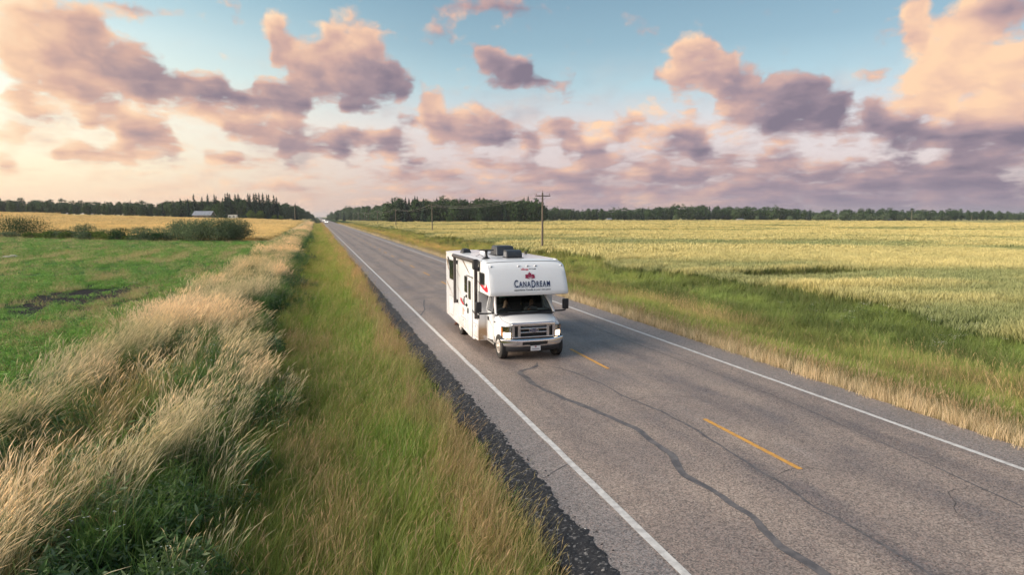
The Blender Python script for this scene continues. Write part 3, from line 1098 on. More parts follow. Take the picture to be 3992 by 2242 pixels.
def make_wheat(n, R, hmin, hmax, hw, lower=0.0, ear=(.56, .50, .235), leaf=(.19, .22, .072)):
    t = Tuft()
    for i in range(n):
        x, y = random.uniform(-R, R), random.uniform(-R, R)
        h = random.uniform(hmin, hmax)
        c = np.array(ear) * random.uniform(0.75, 1.2)
        g = np.array(leaf)
        L = 0.16 * h
        dv = random.gauss(0, 0.7)
        b = len(t.v)
        lo = lower * h
        a = random.uniform(0, 3.14)
        f = (math.cos(a), math.sin(a), 0)
        dx, dy = L * math.cos(dv), L * math.sin(dv)
        t.ribbon([(x, y, lo), (x + dx * .5, y + dy * .5, h * .62), (x + dx * .9, y + dy * .9, h * .86), (x + dx * 1.4, y + dy * 1.4, h)],
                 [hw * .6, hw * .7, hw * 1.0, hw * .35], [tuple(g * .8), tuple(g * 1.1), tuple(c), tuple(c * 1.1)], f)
        if random.random() < 0.5:
            dv = random.uniform(0, 6.28)
            g2 = g * random.uniform(.8, 1.3)
            t.blade((x, y), h * random.uniform(.5, .85), (.2 * math.cos(dv), .2 * math.sin(dv)), hw * .8, tuple(g2 * .8), tuple(g2 * 1.3), 2)
    return t.out()


def make_leafy(n, R, hmin, hmax, ls, cols, flowers=None):
    """low broad-leaved cover: small leaves spread through a mound"""
    t = Tuft()
    for i in range(n):
        a, r = random.uniform(0, 6.28), R * math.sqrt(random.random())
        h = random.uniform(hmin, hmax) * (1 - 0.5 * (r / R) ** 2)
        p = np.array([r * math.cos(a), r * math.sin(a), h])
        c = np.array(random.choice(cols)) * random.uniform(0.7, 1.3)
        d = np.array([random.gauss(0, 1), random.gauss(0, 1), random.gauss(0.2, .5)])
        d /= np.linalg.norm(d)
        s = np.cross(d, [random.gauss(0, 1), random.gauss(0, 1), random.gauss(0, 1)])
        s /= np.linalg.norm(s)
        L = ls * random.uniform(.6, 1.4)
        t.ribbon([p, p + d * L * .5, p + d * L], [L * .10, L * .26, L * .03], [tuple(c * .8), tuple(c), tuple(c * 1.1)], s)
    if flowers:
        for i in range(flowers[0]):
            a, r = random.uniform(0, 6.28), R * math.sqrt(random.random())
            p = np.array([r * math.cos(a), r * math.sin(a), hmax * random.uniform(.85, 1.15)])
            for q in (0, 1):
                f = (math.cos(a + q * 1.57), math.sin(a + q * 1.57), 0)
                t.ribbon([p, p + np.array([.012, .012, .006])], [flowers[1], flowers[1]], [flowers[2], flowers[2]], f)
    return t.out()


HALF = math.tan(rad(46))


def in_view(x, y, margin=1.5):
    """inside the wedge the camera (and a step to its side) can see"""
    f = x * math.sin(CAM_AZ) + y * math.cos(CAM_AZ)
    r = x * math.cos(CAM_AZ) - y * math.sin(CAM_AZ)
    return (f > 3.0) & (np.abs(r) < f * HALF + margin)


def sample(x0, x1, bands, keep=None):
    """bands: (y0, y1, plants per square metre)"""
    P = []
    tag = []
    for bi, (y0, y1, dn) in enumerate(bands):
        n = int((x1 - x0) * (y1 - y0) * dn)
        x = RNG.uniform(x0, x1, n)
        y = RNG.uniform(y0, y1, n)
        ok = in_view(x, y)
        if keep is not None:
            ok &= keep(x, y)
        P.append(np.stack([x[ok], y[ok]], 1))
        tag.append(np.full(ok.sum(), bi))
    return np.concatenate(P), np.concatenate(tag)


def lerp3(a, b, t):
    return np.asarray(a)[None, :] * (1 - t[:, None]) + np.asarray(b)[None, :] * t[:, None]


def dist_scale(y, near, far, s):
    return 1 + (s - 1) * sstep(near, far, y)


WIND = rad(30)                        # stalks lean away and to the right


def place(name, P, protos, mat, zoff=0.0, swirl=0.0, smin=0.8, smax=1.2, tint=None, spin=None, grow=None, kinds=None, hs=None, label=None, cat=None, vary=.15):
    n = len(P)
    z = terrain(P[:, 0], P[:, 1]) + zoff
    pts = np.column_stack([P, z])
    rz = RNG.uniform(0, 6.28, n) if spin is None else RNG.normal(WIND, spin, n)
    if swirl:
        rz = rz + swirl * 2 * (fbm(P[:, 0] / 1.6, P[:, 1] / 2.6, 77, 2) - .5)
    rot = np.column_stack([RNG.normal(0, .09, n), RNG.normal(0, .09, n), rz])
    s = RNG.uniform(smin, smax, n)
    if grow is not None:
        s = s * grow
    S = np.column_stack([s, s, s * (1 if hs is None else hs)])
    idx = RNG.integers(0, len(protos), n) if kinds is None else kinds
    if tint is None:
        tint = np.ones((n, 3))
    tint = tint * RNG.uniform(1 - vary, 1 + vary, (n, 1))
    return scatter(name, protos, pts, rot, S, idx, tint, mat, label, cat)


def build_grass():
    GM = grass_material('grass_blades', transl=0.35)
    # ---- tall pale grass on the bank along the left field
    tall = [make_tall(24, 18, .55, 1.10, .40) for _ in range(4)] + [make_tall(30, 12, .65, 1.15, .58) for _ in range(3)]

    def edge_l(y):
        return -6.1 + 0.9 * (fbm(y / 7, y * 0, 31, 2) - .5) * 2

    def edge_r(y):
        return -2.55 + 1.1 * (fbm(y / 6, y * 0 + 4, 32, 2) - .5) * 2 - 0.5 * sstep(24, 30, y)

    def crest(y):
        return np.interp(y, [3, 8.1, 9.6, 11.8, 13.6, 16.5, 18, 21, 26, 34], [-5.0, -4.0, -3.6, -2.75, -2.4, -2.1, -1.9, -2.6, -3.4, -4.0])

    def kt(x, y):
        hole = fbm(x / 1.7, y / 3.2, 41, 2)
        ridge = sstep(-1.0, 0.6, x - edge_l(y)) * sstep(0.8, -0.7, x - edge_r(y))
        far_ = ridge * sstep(0.36, 0.52, hole + 0.06 * sstep(40, 90, y) + 0.03)
        c = crest(y)
        b1 = np.exp(-(np.maximum(x - c, 0) / .28) ** 2 - (np.maximum(c - x, 0) / .42) ** 2)
        b2 = np.exp(-((x + 6.2) / .55) ** 2) * sstep(9, 14, y)
        near_ = .62 * np.clip(b1 * sstep(6.0, 8.2, y) * (.45 + .9 * sstep(.3, .5, hole)) + b2 * 1.1 * sstep(.28, .48, hole) + (.02 + .06 * sstep(8, 11, y)) * sstep(-7.2, -6.2, x) * sstep(-.6, -1.6, x), 0, 1)
        k = sstep(20, 27, y)
        return RNG.random(len(x)) < near_ * (1 - k) + far_ * k
    P, _ = sample(-8.5, 0.2, [(4, 16, 24), (16, 30, 18), (30, 60, 9), (60, 110, 4), (110, 220, 1.6), (220, 420, .7)], kt)
    tn = sstep(.35, .7, fbm(P[:, 0] / 2.2, P[:, 1] / 4.5, 51, 2))
    tint = lerp3((.86, .90, .80), (1.22, 1.16, 1.10), tn)
    tint = tint * (1 + sstep(20, 70, P[:, 1])[:, None] * np.array([[.12, .04, -.04]]))
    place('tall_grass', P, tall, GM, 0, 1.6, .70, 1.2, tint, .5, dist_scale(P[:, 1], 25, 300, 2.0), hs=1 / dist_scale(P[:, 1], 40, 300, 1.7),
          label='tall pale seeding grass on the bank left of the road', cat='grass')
    # ---- green and grey leafy undergrowth in the hollows of the bank
    und = [make_short(40, .25, .75, [(.09, .17, .045), (.07, .135, .04), (.13, .19, .06)], .26, .5, .016) for _ in range(3)] + \
          [make_leafy(300, .34, .05, .70, .11, [(.09, .135, .065), (.12, .16, .10), (.07, .125, .045)]) for _ in range(3)] + \
          [make_short(40, .3, .8, [(.20, .14, .09), (.15, .11, .07), (.12, .11, .06)], .28, .6, .010, 8)] + \
          [make_leafy(150, .3, .1, .6, .08, [(.09, .13, .06), (.07, .115, .04)], (14, .022, (.55, .55, .6))) for _ in range(1)]

    def ku(x, y):
        band = sstep(-1.4, 0.3, x - edge_l(y)) * sstep(2.2, 0.4, x - edge_r(y))
        return RNG.random(len(x)) < band * (0.30 + 0.7 * sstep(.40, .6, fbm(x / 1.5, y / 2.4, 61, 2)))
    P, _ = sample(-9, 1.5, [(4, 18, 24), (18, 40, 12), (40, 90, 5), (90, 180, 1.5)], ku)
    dk = sstep(.35, .65, fbm(P[:, 0] / 3, P[:, 1] / 5, 66, 2))
    nearb = sstep(13, 7, P[:, 1]) * sstep(-6, -2.5, P[:, 0])
    kinds = np.where(RNG.random(len(P)) < .12 + .22 * nearb, RNG.integers(3, 6, len(P)), RNG.integers(0, 3, len(P)))
    hol = np.exp(-((P[:, 0] + 4.3) / .8) ** 2) * sstep(24, 18, P[:, 1])
    kinds = np.where(RNG.random(len(P)) < hol * .6, 6, kinds)
    kinds = np.where((RNG.random(len(P)) < .05) & (P[:, 0] > -3), 7, kinds)
    place('undergrowth', P, und, GM, 0, 0, .7, 1.2, lerp3((1.15, 1.25, 1.15), (1.6, 1.6, 1.2), dk), None, dist_scale(P[:, 1], 25, 150, 1.8), kinds,
          label='dark leafy weeds between the pale grass and the ditch', cat='weeds')
    # ---- verge between the ditch and the road
    ver = [make_short(46, .14, .42, [(.17, .23, .055), (.14, .21, .045), (.24, .26, .085)], .2, .5, .010, 1) for _ in range(3)] + \
          [make_short(40, .18, .48, [(.32, .28, .12), (.38, .29, .15), (.22, .25, .08)], .2, .55, .008, 3) for _ in range(3)] + \
          [make_short(34, .25, .60, [(.52, .40, .24), (.44, .33, .19), (.30, .28, .13)], .16, .5, .007, 6) for _ in range(2)]

    def kv(x, y):
        r = 2.66 + 0.20 * (fbm(y * .9, y * 0 + 2, 71, 3) - .5) * 2 + .35 * sstep(30, 55, y)
        return (x < r) & (RNG.random(len(x)) < sstep(-2.2, -.8, x))
    P, _ = sample(-2.2, 3.3, [(3.5, 14, 62), (14, 26, 44), (26, 50, 22), (50, 100, 9), (100, 220, 3.2), (220, 450, 1.2)], kv)
    b1 = fbm(P[:, 0] / 1.1, P[:, 1] / 3.0, 81, 3)
    edge = sstep(1.5, 2.7, P[:, 0])
    straw = np.clip(sstep(.52, .68, b1) * .42 + edge * .50, 0, 1)
    u = RNG.random(len(P))
    kinds = np.where(u < straw * .85, np.where((u < .55 * edge), RNG.integers(6, 8, len(P)), RNG.integers(3, 6, len(P))), RNG.integers(0, 3, len(P)))
    lush = sstep(.5, .68, fbm(P[:, 0] / 1.4, P[:, 1] / 4.2, 88, 2))
    tint = lerp3((1.40, 1.30, 1.15), (1.20, 1.32, .90), lush)
    tint = np.where((kinds >= 6)[:, None], tint * .8, tint)
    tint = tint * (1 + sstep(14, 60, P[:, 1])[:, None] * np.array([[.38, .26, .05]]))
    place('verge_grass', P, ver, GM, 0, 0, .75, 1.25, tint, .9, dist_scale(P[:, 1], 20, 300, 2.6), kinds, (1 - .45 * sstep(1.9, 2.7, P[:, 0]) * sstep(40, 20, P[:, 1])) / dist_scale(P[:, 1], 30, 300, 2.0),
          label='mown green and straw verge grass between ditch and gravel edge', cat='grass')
    # ---- pale dry grass along the right edge of the road
    dry = [make_short(44, .22, .46, [(.80, .66, .46), (.70, .57, .38), (.60, .50, .31)], .17, .35, .007, 8) for _ in range(4)]

    def kd(x, y):
        c = 12.92 + .14 * (fbm(y / 3, y * 0 + 8, 91, 2) - .5) * 2
        return RNG.random(len(x)) < sstep(.50, .15, np.abs(x - c))
    P, _ = sample(12.55, 14.5, [(5, 20, 40), (20, 40, 28), (40, 80, 14), (80, 160, 5), (160, 400, 2)], kd)
    place('dry_grass', P, dry, GM, 0, 0, .8, 1.25, lerp3((.9, .92, .9), (1.22, 1.14, 1.05), RNG.random(len(P))), .8, dist_scale(P[:, 1], 30, 300, 2.2),
          hs=1 / dist_scale(P[:, 1], 60, 300, 1.7), label='pale dry grass strip along the right edge of the road', cat='grass')
    # ---- ditch grass right of the road
    dit = [make_short(44, .20, .52, [(.14, .19, .05), (.17, .215, .06), (.22, .245, .08)], .24, .6, .011, 0) for _ in range(3)] + \
          [make_short(40, .22, .56, [(.27, .25, .10), (.30, .24, .12), (.18, .22, .07)], .24, .6, .009, 2) for _ in range(3)] + \
          [make_short(40, .22, .56, [(.12, .19, .05)], .24, .5, .011, 0)]

    def kr(x, y):
        w = 27.5 + 2.2 * (fbm(y / 9, y * 0 + 3, 95, 2) - .5) * 2 - 1.5 * sstep(60, 25, y)
        return (x > 13.5) & (x < w)
    P, _ = sample(13.4, 30.5, [(6, 18, 26), (18, 34, 20), (34, 60, 9), (60, 110, 3.2), (110, 220, 1.2), (220, 500, .4)], kr)
    mid = np.exp(-((P[:, 0] - 18.6) / 2.0) ** 2)
    b1 = fbm(P[:, 0] / 2.2, P[:, 1] / 4.5, 97, 3)
    straw = np.clip(sstep(.50, .66, b1) * .22 * sstep(15, 17, P[:, 0]) + mid * sstep(.38, .56, b1) * .9 + .30 * sstep(35, 80, P[:, 1]), 0, 1)
    kinds = np.where(RNG.random(len(P)) < straw, RNG.integers(3, 6, len(P)), RNG.integers(0, 3, len(P)))
    deep = sstep(19, 24, P[:, 0])
    tint = lerp3((1.32, 1.22, 1.0), (1.0, 1.08, .88), np.clip(deep * (.5 + b1), 0, 1))
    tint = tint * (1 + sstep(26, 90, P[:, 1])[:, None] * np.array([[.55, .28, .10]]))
    pv_ = fbm(P[:, 0] / 1.6, P[:, 1] / 3.0, 143, 3)
    tint = tint * (.72 + .6 * sstep(.32, .68, pv_))[:, None]
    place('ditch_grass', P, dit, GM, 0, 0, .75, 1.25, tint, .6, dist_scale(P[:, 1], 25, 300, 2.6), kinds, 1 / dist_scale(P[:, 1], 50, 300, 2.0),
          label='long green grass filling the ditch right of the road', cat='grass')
    # ---- small white flowers where the ditch meets the crop
    flw = [make_leafy(14, .25, .3, .7, .10, [(.09, .15, .05)], (10, .03, (.62, .60, .50))) for _ in range(3)]
    P, _ = sample(21.5, 27.5, [(14, 34, 1.1), (34, 50, .35)], lambda x, y: RNG.random(len(x)) < sstep(.48, .62, fbm(x / 3, y / 3, 99, 2)))
    place('white_wildflowers', P, flw, GM, 0.05, 0, .7, 1.1, None, None,
          label='small white wildflowers along the edge of the crop', cat='wildflowers')
    P, _ = sample(26, 43, [(35, 44, 7)], lambda x, y: np.hypot((x - 34.5) / 6.8, (y - 39.2) / 3.6) < 1)
    place('hollow_weeds', P, dit, GM, 0, 0, .5, .95, lerp3((.75, .85, .75), (1.0, 1.0, .9), RNG.random(len(P))), .9,
          label='dark low weeds in the thin hollow of the grain field', cat='weeds')
    # ---- ripening grain field on the right
    wh = [make_wheat(70, .36, .55, .85, .018) for _ in range(4)]
    whb = [make_wheat(150, 1.3, .62, .88, .060, .35) for _ in range(3)]
    GW = grass_material('grain_blades', transl=0.30)

    def kw(x, y):
        w = 27.3 + 2.2 * (fbm(y / 9, y * 0 + 3, 95, 2) - .5) * 2 - 1.5 * sstep(60, 25, y)
        hp = np.hypot((x - 34.5) / 6.6, (y - 39.2) / 3.2) + .9 * (fbm(x / 1.5, y / 1.5, 17, 2) - .5)
        bare = RNG.random(len(x)) > sstep(.72, 1.1, hp)
        return (x > w) & ~bare

    def tint_w(P):
        ca, sa = math.cos(rad(-17)), math.sin(rad(-17))
        xr, yr = P[:, 0] * ca + P[:, 1] * sa, -P[:, 0] * sa + P[:, 1] * ca
        g = fbm(xr / 46, yr / 11, 111, 4)
        t = sstep(.40, .60, g)
        g2 = fbm(P[:, 0] / 5, P[:, 1] / 5, 113, 2)
        c = lerp3((.48, .60, .52), (1.14, 1.09, .98), np.clip(.12 + t * .85 + (g2 - .5) * .5, 0, 1))
        far = sstep(60, 200, P[:, 1])[:, None]
        return c * (1 + far * np.array([[.10, .04, -.02]])), t
    P, _ = sample(24, 100, [(10, 40, 8.0), (40, 62, 6.0)], kw)
    tw, th = tint_w(P)
    place('grain_crop', P, wh, GW, 0, 0, .85, 1.15, tw, .9, hs=.80 + .35 * th,
          vary=.06, label='ripening yellow green grain field right of the ditch, near rows', cat='crop')
    P, _ = sample(24, 420, [(62, 110, 1.25), (110, 200, .62), (200, 330, .30), (330, 520, .16)], kw)
    tw, th = tint_w(P)
    place('grain_field', P, whb, GW, 0, 0, .85, 1.15, tw, .9, dist_scale(P[:, 1], 90, 400, 2.3), hs=(.80 + .35 * th) / dist_scale(P[:, 1], 90, 400, 2.0),
          vary=.05, label='far part of the ripening grain field below the right tree line', cat='crop')
    # ---- low green meadow on the left
    mea = [make_leafy(70, .32, .03, .20, .075, [(.085, .20, .050), (.07, .17, .045), (.11, .23, .058)]) for _ in range(3)] + \
          [make_short(44, .06, .20, [(.095, .23, .055), (.13, .26, .065)], .28, .7, .014) for _ in range(2)] + \
          [make_short(44, .10, .30, [(.56, .48, .31), (.40, .37, .20), (.24, .27, .11)], .3, .7, .012, 6) for _ in range(2)]

    def row_y(x):
        return 112 - .72 * x

    def km(x, y):
        mud = (np.hypot((x + 12.8) / 3.4, (y - 41) / 8.0) + 2.0 * (fbm(x / .8, y / 1.6, 121, 3) - .5)) < .80
        mud &= RNG.random(len(x)) < .85
        return (x < edge_l(y) + .6) & (y < row_y(x) + 4) & ~mud
    P, _ = sample(-110, -5.4, [(9, 30, 15), (30, 55, 8), (55, 100, 2.2), (100, 190, .8)], km)
    # swaths left by the mower run across the meadow
    ph = (P[:, 0] + .9 * fbm(P[:, 0] / 6, P[:, 1] / 14, 124, 2) * 2) / 4.7
    sw = np.abs((ph % 1) - .5) * 2
    b1 = fbm(P[:, 0] / 4, P[:, 1] / 6, 126, 3)
    strawp = np.clip(.10 + sstep(.45, .95, sw) * sstep(.30, .55, b1) * .75 + sstep(.56, .72, b1) * .25, 0, 1)
    kinds = np.where(RNG.random(len(P)) < strawp, RNG.integers(5, 7, len(P)), RNG.integers(0, 5, len(P)))
    tint = lerp3((1.75, 1.52, 1.3), (2.3, 1.92, 1.5), b1)
    tint = np.where((kinds >= 5)[:, None], tint * np.array([[.62, .70, .72]]), tint)
    place('meadow_grass', P, mea, GM, 0, 0, .8, 1.3, tint, None, dist_scale(P[:, 1], 30, 150, 2.4), kinds, 1 / dist_scale(P[:, 1], 40, 150, 1.6),
          label='low green meadow with pale mown swaths left of the bank', cat='meadow')
    # ---- ripe pale crop beyond the bush row
    gd = [make_wheat(130, 1.3, .55, .8, .06, .4, (.66, .50, .23), (.40, .30, .12)) for _ in range(3)]

    def kg(x, y):
        return (y > row_y(x) + 9) & (x < -9 - .004 * y) & ((y < 408) | (x < -150) | (x > -45))
    P, _ = sample(-330, -8, [(110, 200, .55), (200, 330, .26), (330, 450, .15)], kg)
    t = sstep(.4, .6, fbm(P[:, 0] / 16, P[:, 1] / 16, 131, 3))
    place('ripe_crop', P, gd, GW, 0, 0, .85, 1.15, lerp3((1.12, 1.08, 1.0), (1.28, 1.22, 1.1), t), .9, dist_scale(P[:, 1], 120, 400, 2.0),
          hs=1 / dist_scale(P[:, 1], 120, 400, 1.8), vary=.05, label='ripe pale golden crop beyond the row of bushes', cat='crop')


build_grass()


# ------------------------------------------------------------------ loose stones of the crumbling edge
def build_stones():
    protos = []
    for k in range(4):
        bm = bmesh.new()
        bmesh.ops.create_icosphere(bm, subdivisions=1, radius=1)
        v = np.array([q.co[:] for q in bm.verts])
        v = v * (1 + .25 * RNG.normal(size=(len(v), 1))) * np.array([1, .8, .55])
        f = [tuple(w.index for w in fc.verts) for fc in bm.faces]
        bm.free()
        protos.append((v, f, np.ones((len(v), 3)) * .09))
    P, _ = sample(2.55, 3.62, [(4, 12, 260), (12, 24, 150), (24, 40, 60)], lambda x, y: RNG.random(len(x)) < sstep(.62, .1, np.abs(x - 3.08)))
    n = len(P)
    z = np.where(P[:, 0] > ROAD_L + .03, .004, terrain(P[:, 0], P[:, 1]) + .035)
    pts = np.column_stack([P, z])
    rot = RNG.uniform(0, 6.28, (n, 3)) * np.array([.15, .15, 1])
    s = RNG.gamma(2.0, .0042, n) + .004
    s = np.minimum(s, .02)
    g = np.where(RNG.random(n) < .16, RNG.uniform(2.0, 5.0, n), RNG.uniform(.25, .8, n))
    tint = np.column_stack([g, g, g * 1.05])
    scatter('loose_gravel', protos, pts, rot, s, RNG.integers(0, 4, n), tint, grass_material('gravel_stone', transl=0.0),
            'loose black and grey gravel along the broken road edge', 'gravel')


build_stones()


# ------------------------------------------------------------------ trees and shrubs
def foliage_material(name, c0, c1, transl=0.25):
    m = bpy.data.materials.new(name)
    m.use_nodes = True
    N = NT(m.node_tree)
    N.n.clear()
    out = N.node('ShaderNodeOutputMaterial')
    oi = N.node('ShaderNodeObjectInfo')
    g = N.node('ShaderNodeNewGeometry')
    col = N.mix(oi.outputs['Random'], c0, c1)
    r = N.math('MULTIPLY_ADD', g.outputs['Random Per Island'], 0.7, 0.65)
    s = N.vmath('SCALE', col)
    N.put(s.node.inputs['Scale'], r)
    df, tr = N.node('ShaderNodeBsdfDiffuse'), N.node('ShaderNodeBsdfTranslucent')
    N.put(df.inputs[0], s)
    N.put(tr.inputs[0], s)
    mx = N.node('ShaderNodeMixShader')
    mx.inputs[0].default_value = transl
    N.l.new(df.outputs[0], mx.inputs[1])
    N.l.new(tr.outputs[0], mx.inputs[2])
    N.l.new(mx.outputs[0], out.inputs[0])
    return m


LEAF_SPRUCE = foliage_material('spruce_needles', (.026, .048, .034, 1), (.038, .064, .040, 1), .10)
LEAF_POPLAR = foliage_material('poplar_leaves', (.052, .092, .038, 1), (.085, .130, .050, 1))
LEAF_BRIGHT = foliage_material('bright_leaves', (.095, .150, .030, 1), (.130, .180, .040, 1))
LEAF_WILLOW = foliage_material('willow_leaves', (.115, .160, .080, 1), (.150, .195, .105, 1))
LEAF_DARK = foliage_material('dark_shrub_leaves', (.032, .070, .026, 1), (.044, .086, .032, 1))
BARK = pmat('bark', (.060, .048, .038), 0.9, noise=(3.0, 0.7, (.10, .085, .07)))
BARK_PALE = pmat('pale_bark', (.20, .18, .15), 0.9, noise=(3.0, 0.7, (.10, .09, .08)))


def quad_cloud(c, nrm, size, asp=0.7):
    """leaf clumps as tilted quads; c, nrm (n,3), size (n,)"""
    n = len(c)
    nrm = nrm / (np.linalg.norm(nrm, axis=1)[:, None] + 1e-9)
    a = np.cross(nrm, RNG.normal(size=(n, 3)))
    a /= np.linalg.norm(a, axis=1)[:, None] + 1e-9
    b = np.cross(nrm, a)
    a *= size[:, None] * .5
    b *= size[:, None] * .5 * asp
    v = np.stack([c - a, c - b * .9, c + a, c + b], 1).reshape(-1, 3)
    f = np.arange(4 * n).reshape(n, 4)
    return v, f


def mesh_np(name, v, f, mat):
    me = bpy.data.meshes.new(name)
    me.from_pydata(v.tolist(), [], f.tolist())
    me.materials.append(mat)
    me.update()
    return me


def crown_mesh(name, mat, w, z0, z1, clumps, per, leaf, seed, top=0.35, spread=0.16):
    """broad-leaved crown of unit height: leaf clumps round many twig ends in an uneven ovoid"""
    rng = np.random.default_rng(seed)
    C, Nn, S = [], [], []
    lob = rng.normal(size=(7, 3))
    lob /= np.linalg.norm(lob, axis=1)[:, None]
    la = rng.uniform(.05, .30, 7)
    for k in range(clumps):
        d = rng.normal(size=3)
        d /= np.linalg.norm(d)
        t = rng.uniform(0, 1) ** .45
        bump = 1 + (la * np.clip(lob @ d, 0, 1) ** 3).sum() - .12
        zt = (d[2] * t * .5 * bump + .5)
        ww = w * (1 - top * max(0, zt - .35)) * (0.55 + .45 * min(1, zt / .25))
        p = np.array([d[0] * t * ww * bump, d[1] * t * ww * bump, z0 + (z1 - z0) * zt])
        q = p + rng.normal(size=(per, 3)) * spread * w * np.array([1, 1, .75])
        C.append(q)
        Nn.append(rng.normal(size=(per, 3)) * .8 + d * .9 + np.array([0, 0, .5]))
        S.append(rng.uniform(.6, 1.3, per) * leaf)
    v, f = quad_cloud(np.concatenate(C), np.concatenate(Nn), np.concatenate(S))
    return mesh_np(name, v, f, mat)


def spruce_mesh(name, mat, seed, r0=.125, levels=26):
    """unit-height spruce: whorls of drooping branches, ragged outline, bare leader"""
    rng = np.random.default_rng(seed)
    C, Nn, S = [], [], []
    for i in range(levels):
        t = i / (levels - 1)
        z = .06 + .92 * t
        r = r0 * (1 - t) ** .50 * rng.uniform(.72, 1.18) + .006
        nb = max(5, int(8 * (1 - t) + 5))
        for b in range(nb):
            a = rng.uniform(0, 6.28)
            rr = r * rng.uniform(.65, 1.2)
            m = max(2, int(5 * (1 - t) + 2))
            for s in range(m):
                q = (s + .5) / m
                C.append((rr * q * math.cos(a), rr * q * math.sin(a), z - .30 * rr * q + rng.normal() * .006))
                Nn.append((rng.normal() * .7 + .8 * math.cos(a), rng.normal() * .7 + .8 * math.sin(a), .45))
                S.append((.036 * (1 - t) + .040) * rng.uniform(.8, 1.3))
    v, f = quad_cloud(np.array(C), np.array(Nn), np.array(S), .65)
    return mesh_np(name, v, f, mat)


def trunk_mesh(name, mat, h, r, limbs, seed, bend=.02):
    rng = random.Random(seed)
    mb = MB()
    pts = [(bend * math.sin(k * 1.7 + seed), bend * math.cos(k * 1.3 + seed), h * k / 6) for k in range(7)]
    mb.tube(pts, [r * (1 - .13 * k) for k in range(7)], 6)
    for k in range(limbs):
        z = h * rng.uniform(.35, .95)
        a = rng.uniform(0, 6.28)
        L = h * rng.uniform(.15, .32)
        mb.tube([(0, 0, z), (L * .5 * math.cos(a), L * .5 * math.sin(a), z + L * .5), (L * math.cos(a), L * math.sin(a), z + L * 1.2)], [r * .45, r * .3, r * .1], 5)
    return mb.mesh(name, mat)


POPLARS = [(crown_mesh('crown', LEAF_POPLAR, .22 + .03 * (k % 3), .0, 1.0, 90, 24, .062, 100 + k), trunk_mesh('trunk', BARK_PALE, .8, .014, 5, k)) for k in range(6)]
ROUNDS = [(crown_mesh('crown', LEAF_POPLAR, .40, .05, 1.0, 110, 24, .060, 200 + k, .5), trunk_mesh('trunk', BARK, .7, .03, 6, k)) for k in range(3)]
BRIGHTS = [(crown_mesh('crown', LEAF_BRIGHT, .48, .04, 1.0, 90, 22, .075, 230 + k, .5), trunk_mesh('trunk', BARK, .6, .03, 6, k)) for k in range(2)]
WILLOWS = [(crown_mesh('crown', LEAF_WILLOW, .55, .02, 1.0, 90, 22, .075, 240 + k, .4), trunk_mesh('trunk', BARK, .6, .03, 6, k)) for k in range(2)]
SPRUCES = [(spruce_mesh('crown', LEAF_SPRUCE, 300 + k, .125 + .020 * (k % 3)), trunk_mesh('trunk', BARK, .96, .010, 0, k, .002)) for k in range(5)]


def tree(name, kit, x, y, h, label, cat='tree', group=None, wide=1.0, z=None):
    t = empty(name, (x, y, float(terrain(x, y)) - .05 if z is None else z), random.uniform(0, 6.28))
    for nm, me in (('crown', kit[0]), ('trunk', kit[1])):
        o = link(nm, me, None, t)
        o.scale = (h * wide, h * wide, h)
    put(t, label, cat, group)
    return t


def along(px, Y):
    """ground point seen at photograph column px (2576 wide), Y metres down the road"""
    d = view_dir(px, 545)
    return d[0] * Y / d[1]


def height_for(px, Y, top):
    d = view_dir(px, top)
    x = d[0] * Y / d[1]
    return CAM_H + d[2] * Y / d[1] - float(terrain(x, Y))


def nth(n):
    ones = ['', 'first', 'second', 'third', 'fourth', 'fifth', 'sixth', 'seventh', 'eighth', 'ninth', 'tenth', 'eleventh', 'twelfth', 'thirteenth', 'fourteenth', 'fifteenth', 'sixteenth', 'seventeenth', 'eighteenth', 'nineteenth']
    tens = ['', '', 'twenty', 'thirty', 'forty', 'fifty', 'sixty', 'seventy', 'eighty', 'ninety']
    if n < 20:
        return ones[n]
    return tens[n // 10] + '-' + ones[n % 10] if n % 10 else tens[n // 10][:-1] + 'ieth'


WOOD = []          # trees of the back rows: one mass nobody could count


def row(xs_env, Y, step, kinds, label, group, dy=14, jit=7, back=2, spr=0.2):
    """tree line: xs_env = (px, crown top py); front row individuals, rows behind go to the far wood"""
    px0, px1 = xs_env[0][0], xs_env[-1][0]
    ex, ey = zip(*xs_env)
    px = px0
    cnt = [0, 0]
    while px <= px1:
        yy = Y(px) if callable(Y) else Y
        yj = yy + random.uniform(-jit, jit)
        top = np.interp(px, ex, ey) + random.uniform(-4.0, 8.0)
        h = max(2.5, height_for(px, yj, top))
        x = along(px, yj)
        sp = random.random() < spr
        kit = random.choice(SPRUCES) if sp else random.choice(kinds)
        cnt[sp] += 1
        n_ = cnt[sp]
        o_ = nth(n_)
        tree('spruce_tree' if sp else 'poplar_tree', kit, x, yj, h * (1.06 if sp else 1), '%s %s, %s from left' % ('leafy' if not sp else 'pointed', label[1] if sp else label[0], o_), 'tree', group[1] if sp else group[0],
             random.uniform(.9, 1.35) if not sp else random.uniform(.9, 1.15))
        for b in range(back):
            pb = px + random.uniform(-step, step)
            yb = yj + dy * (b + 1) + random.uniform(-4, 4)
            hb = max(2.5, height_for(pb, yb, np.interp(pb, ex, ey) + random.uniform(-3, 4)))
            WOOD.append((along(pb, yb), yb, hb, random.random() < spr))
        px += step * random.uniform(.75, 1.25)


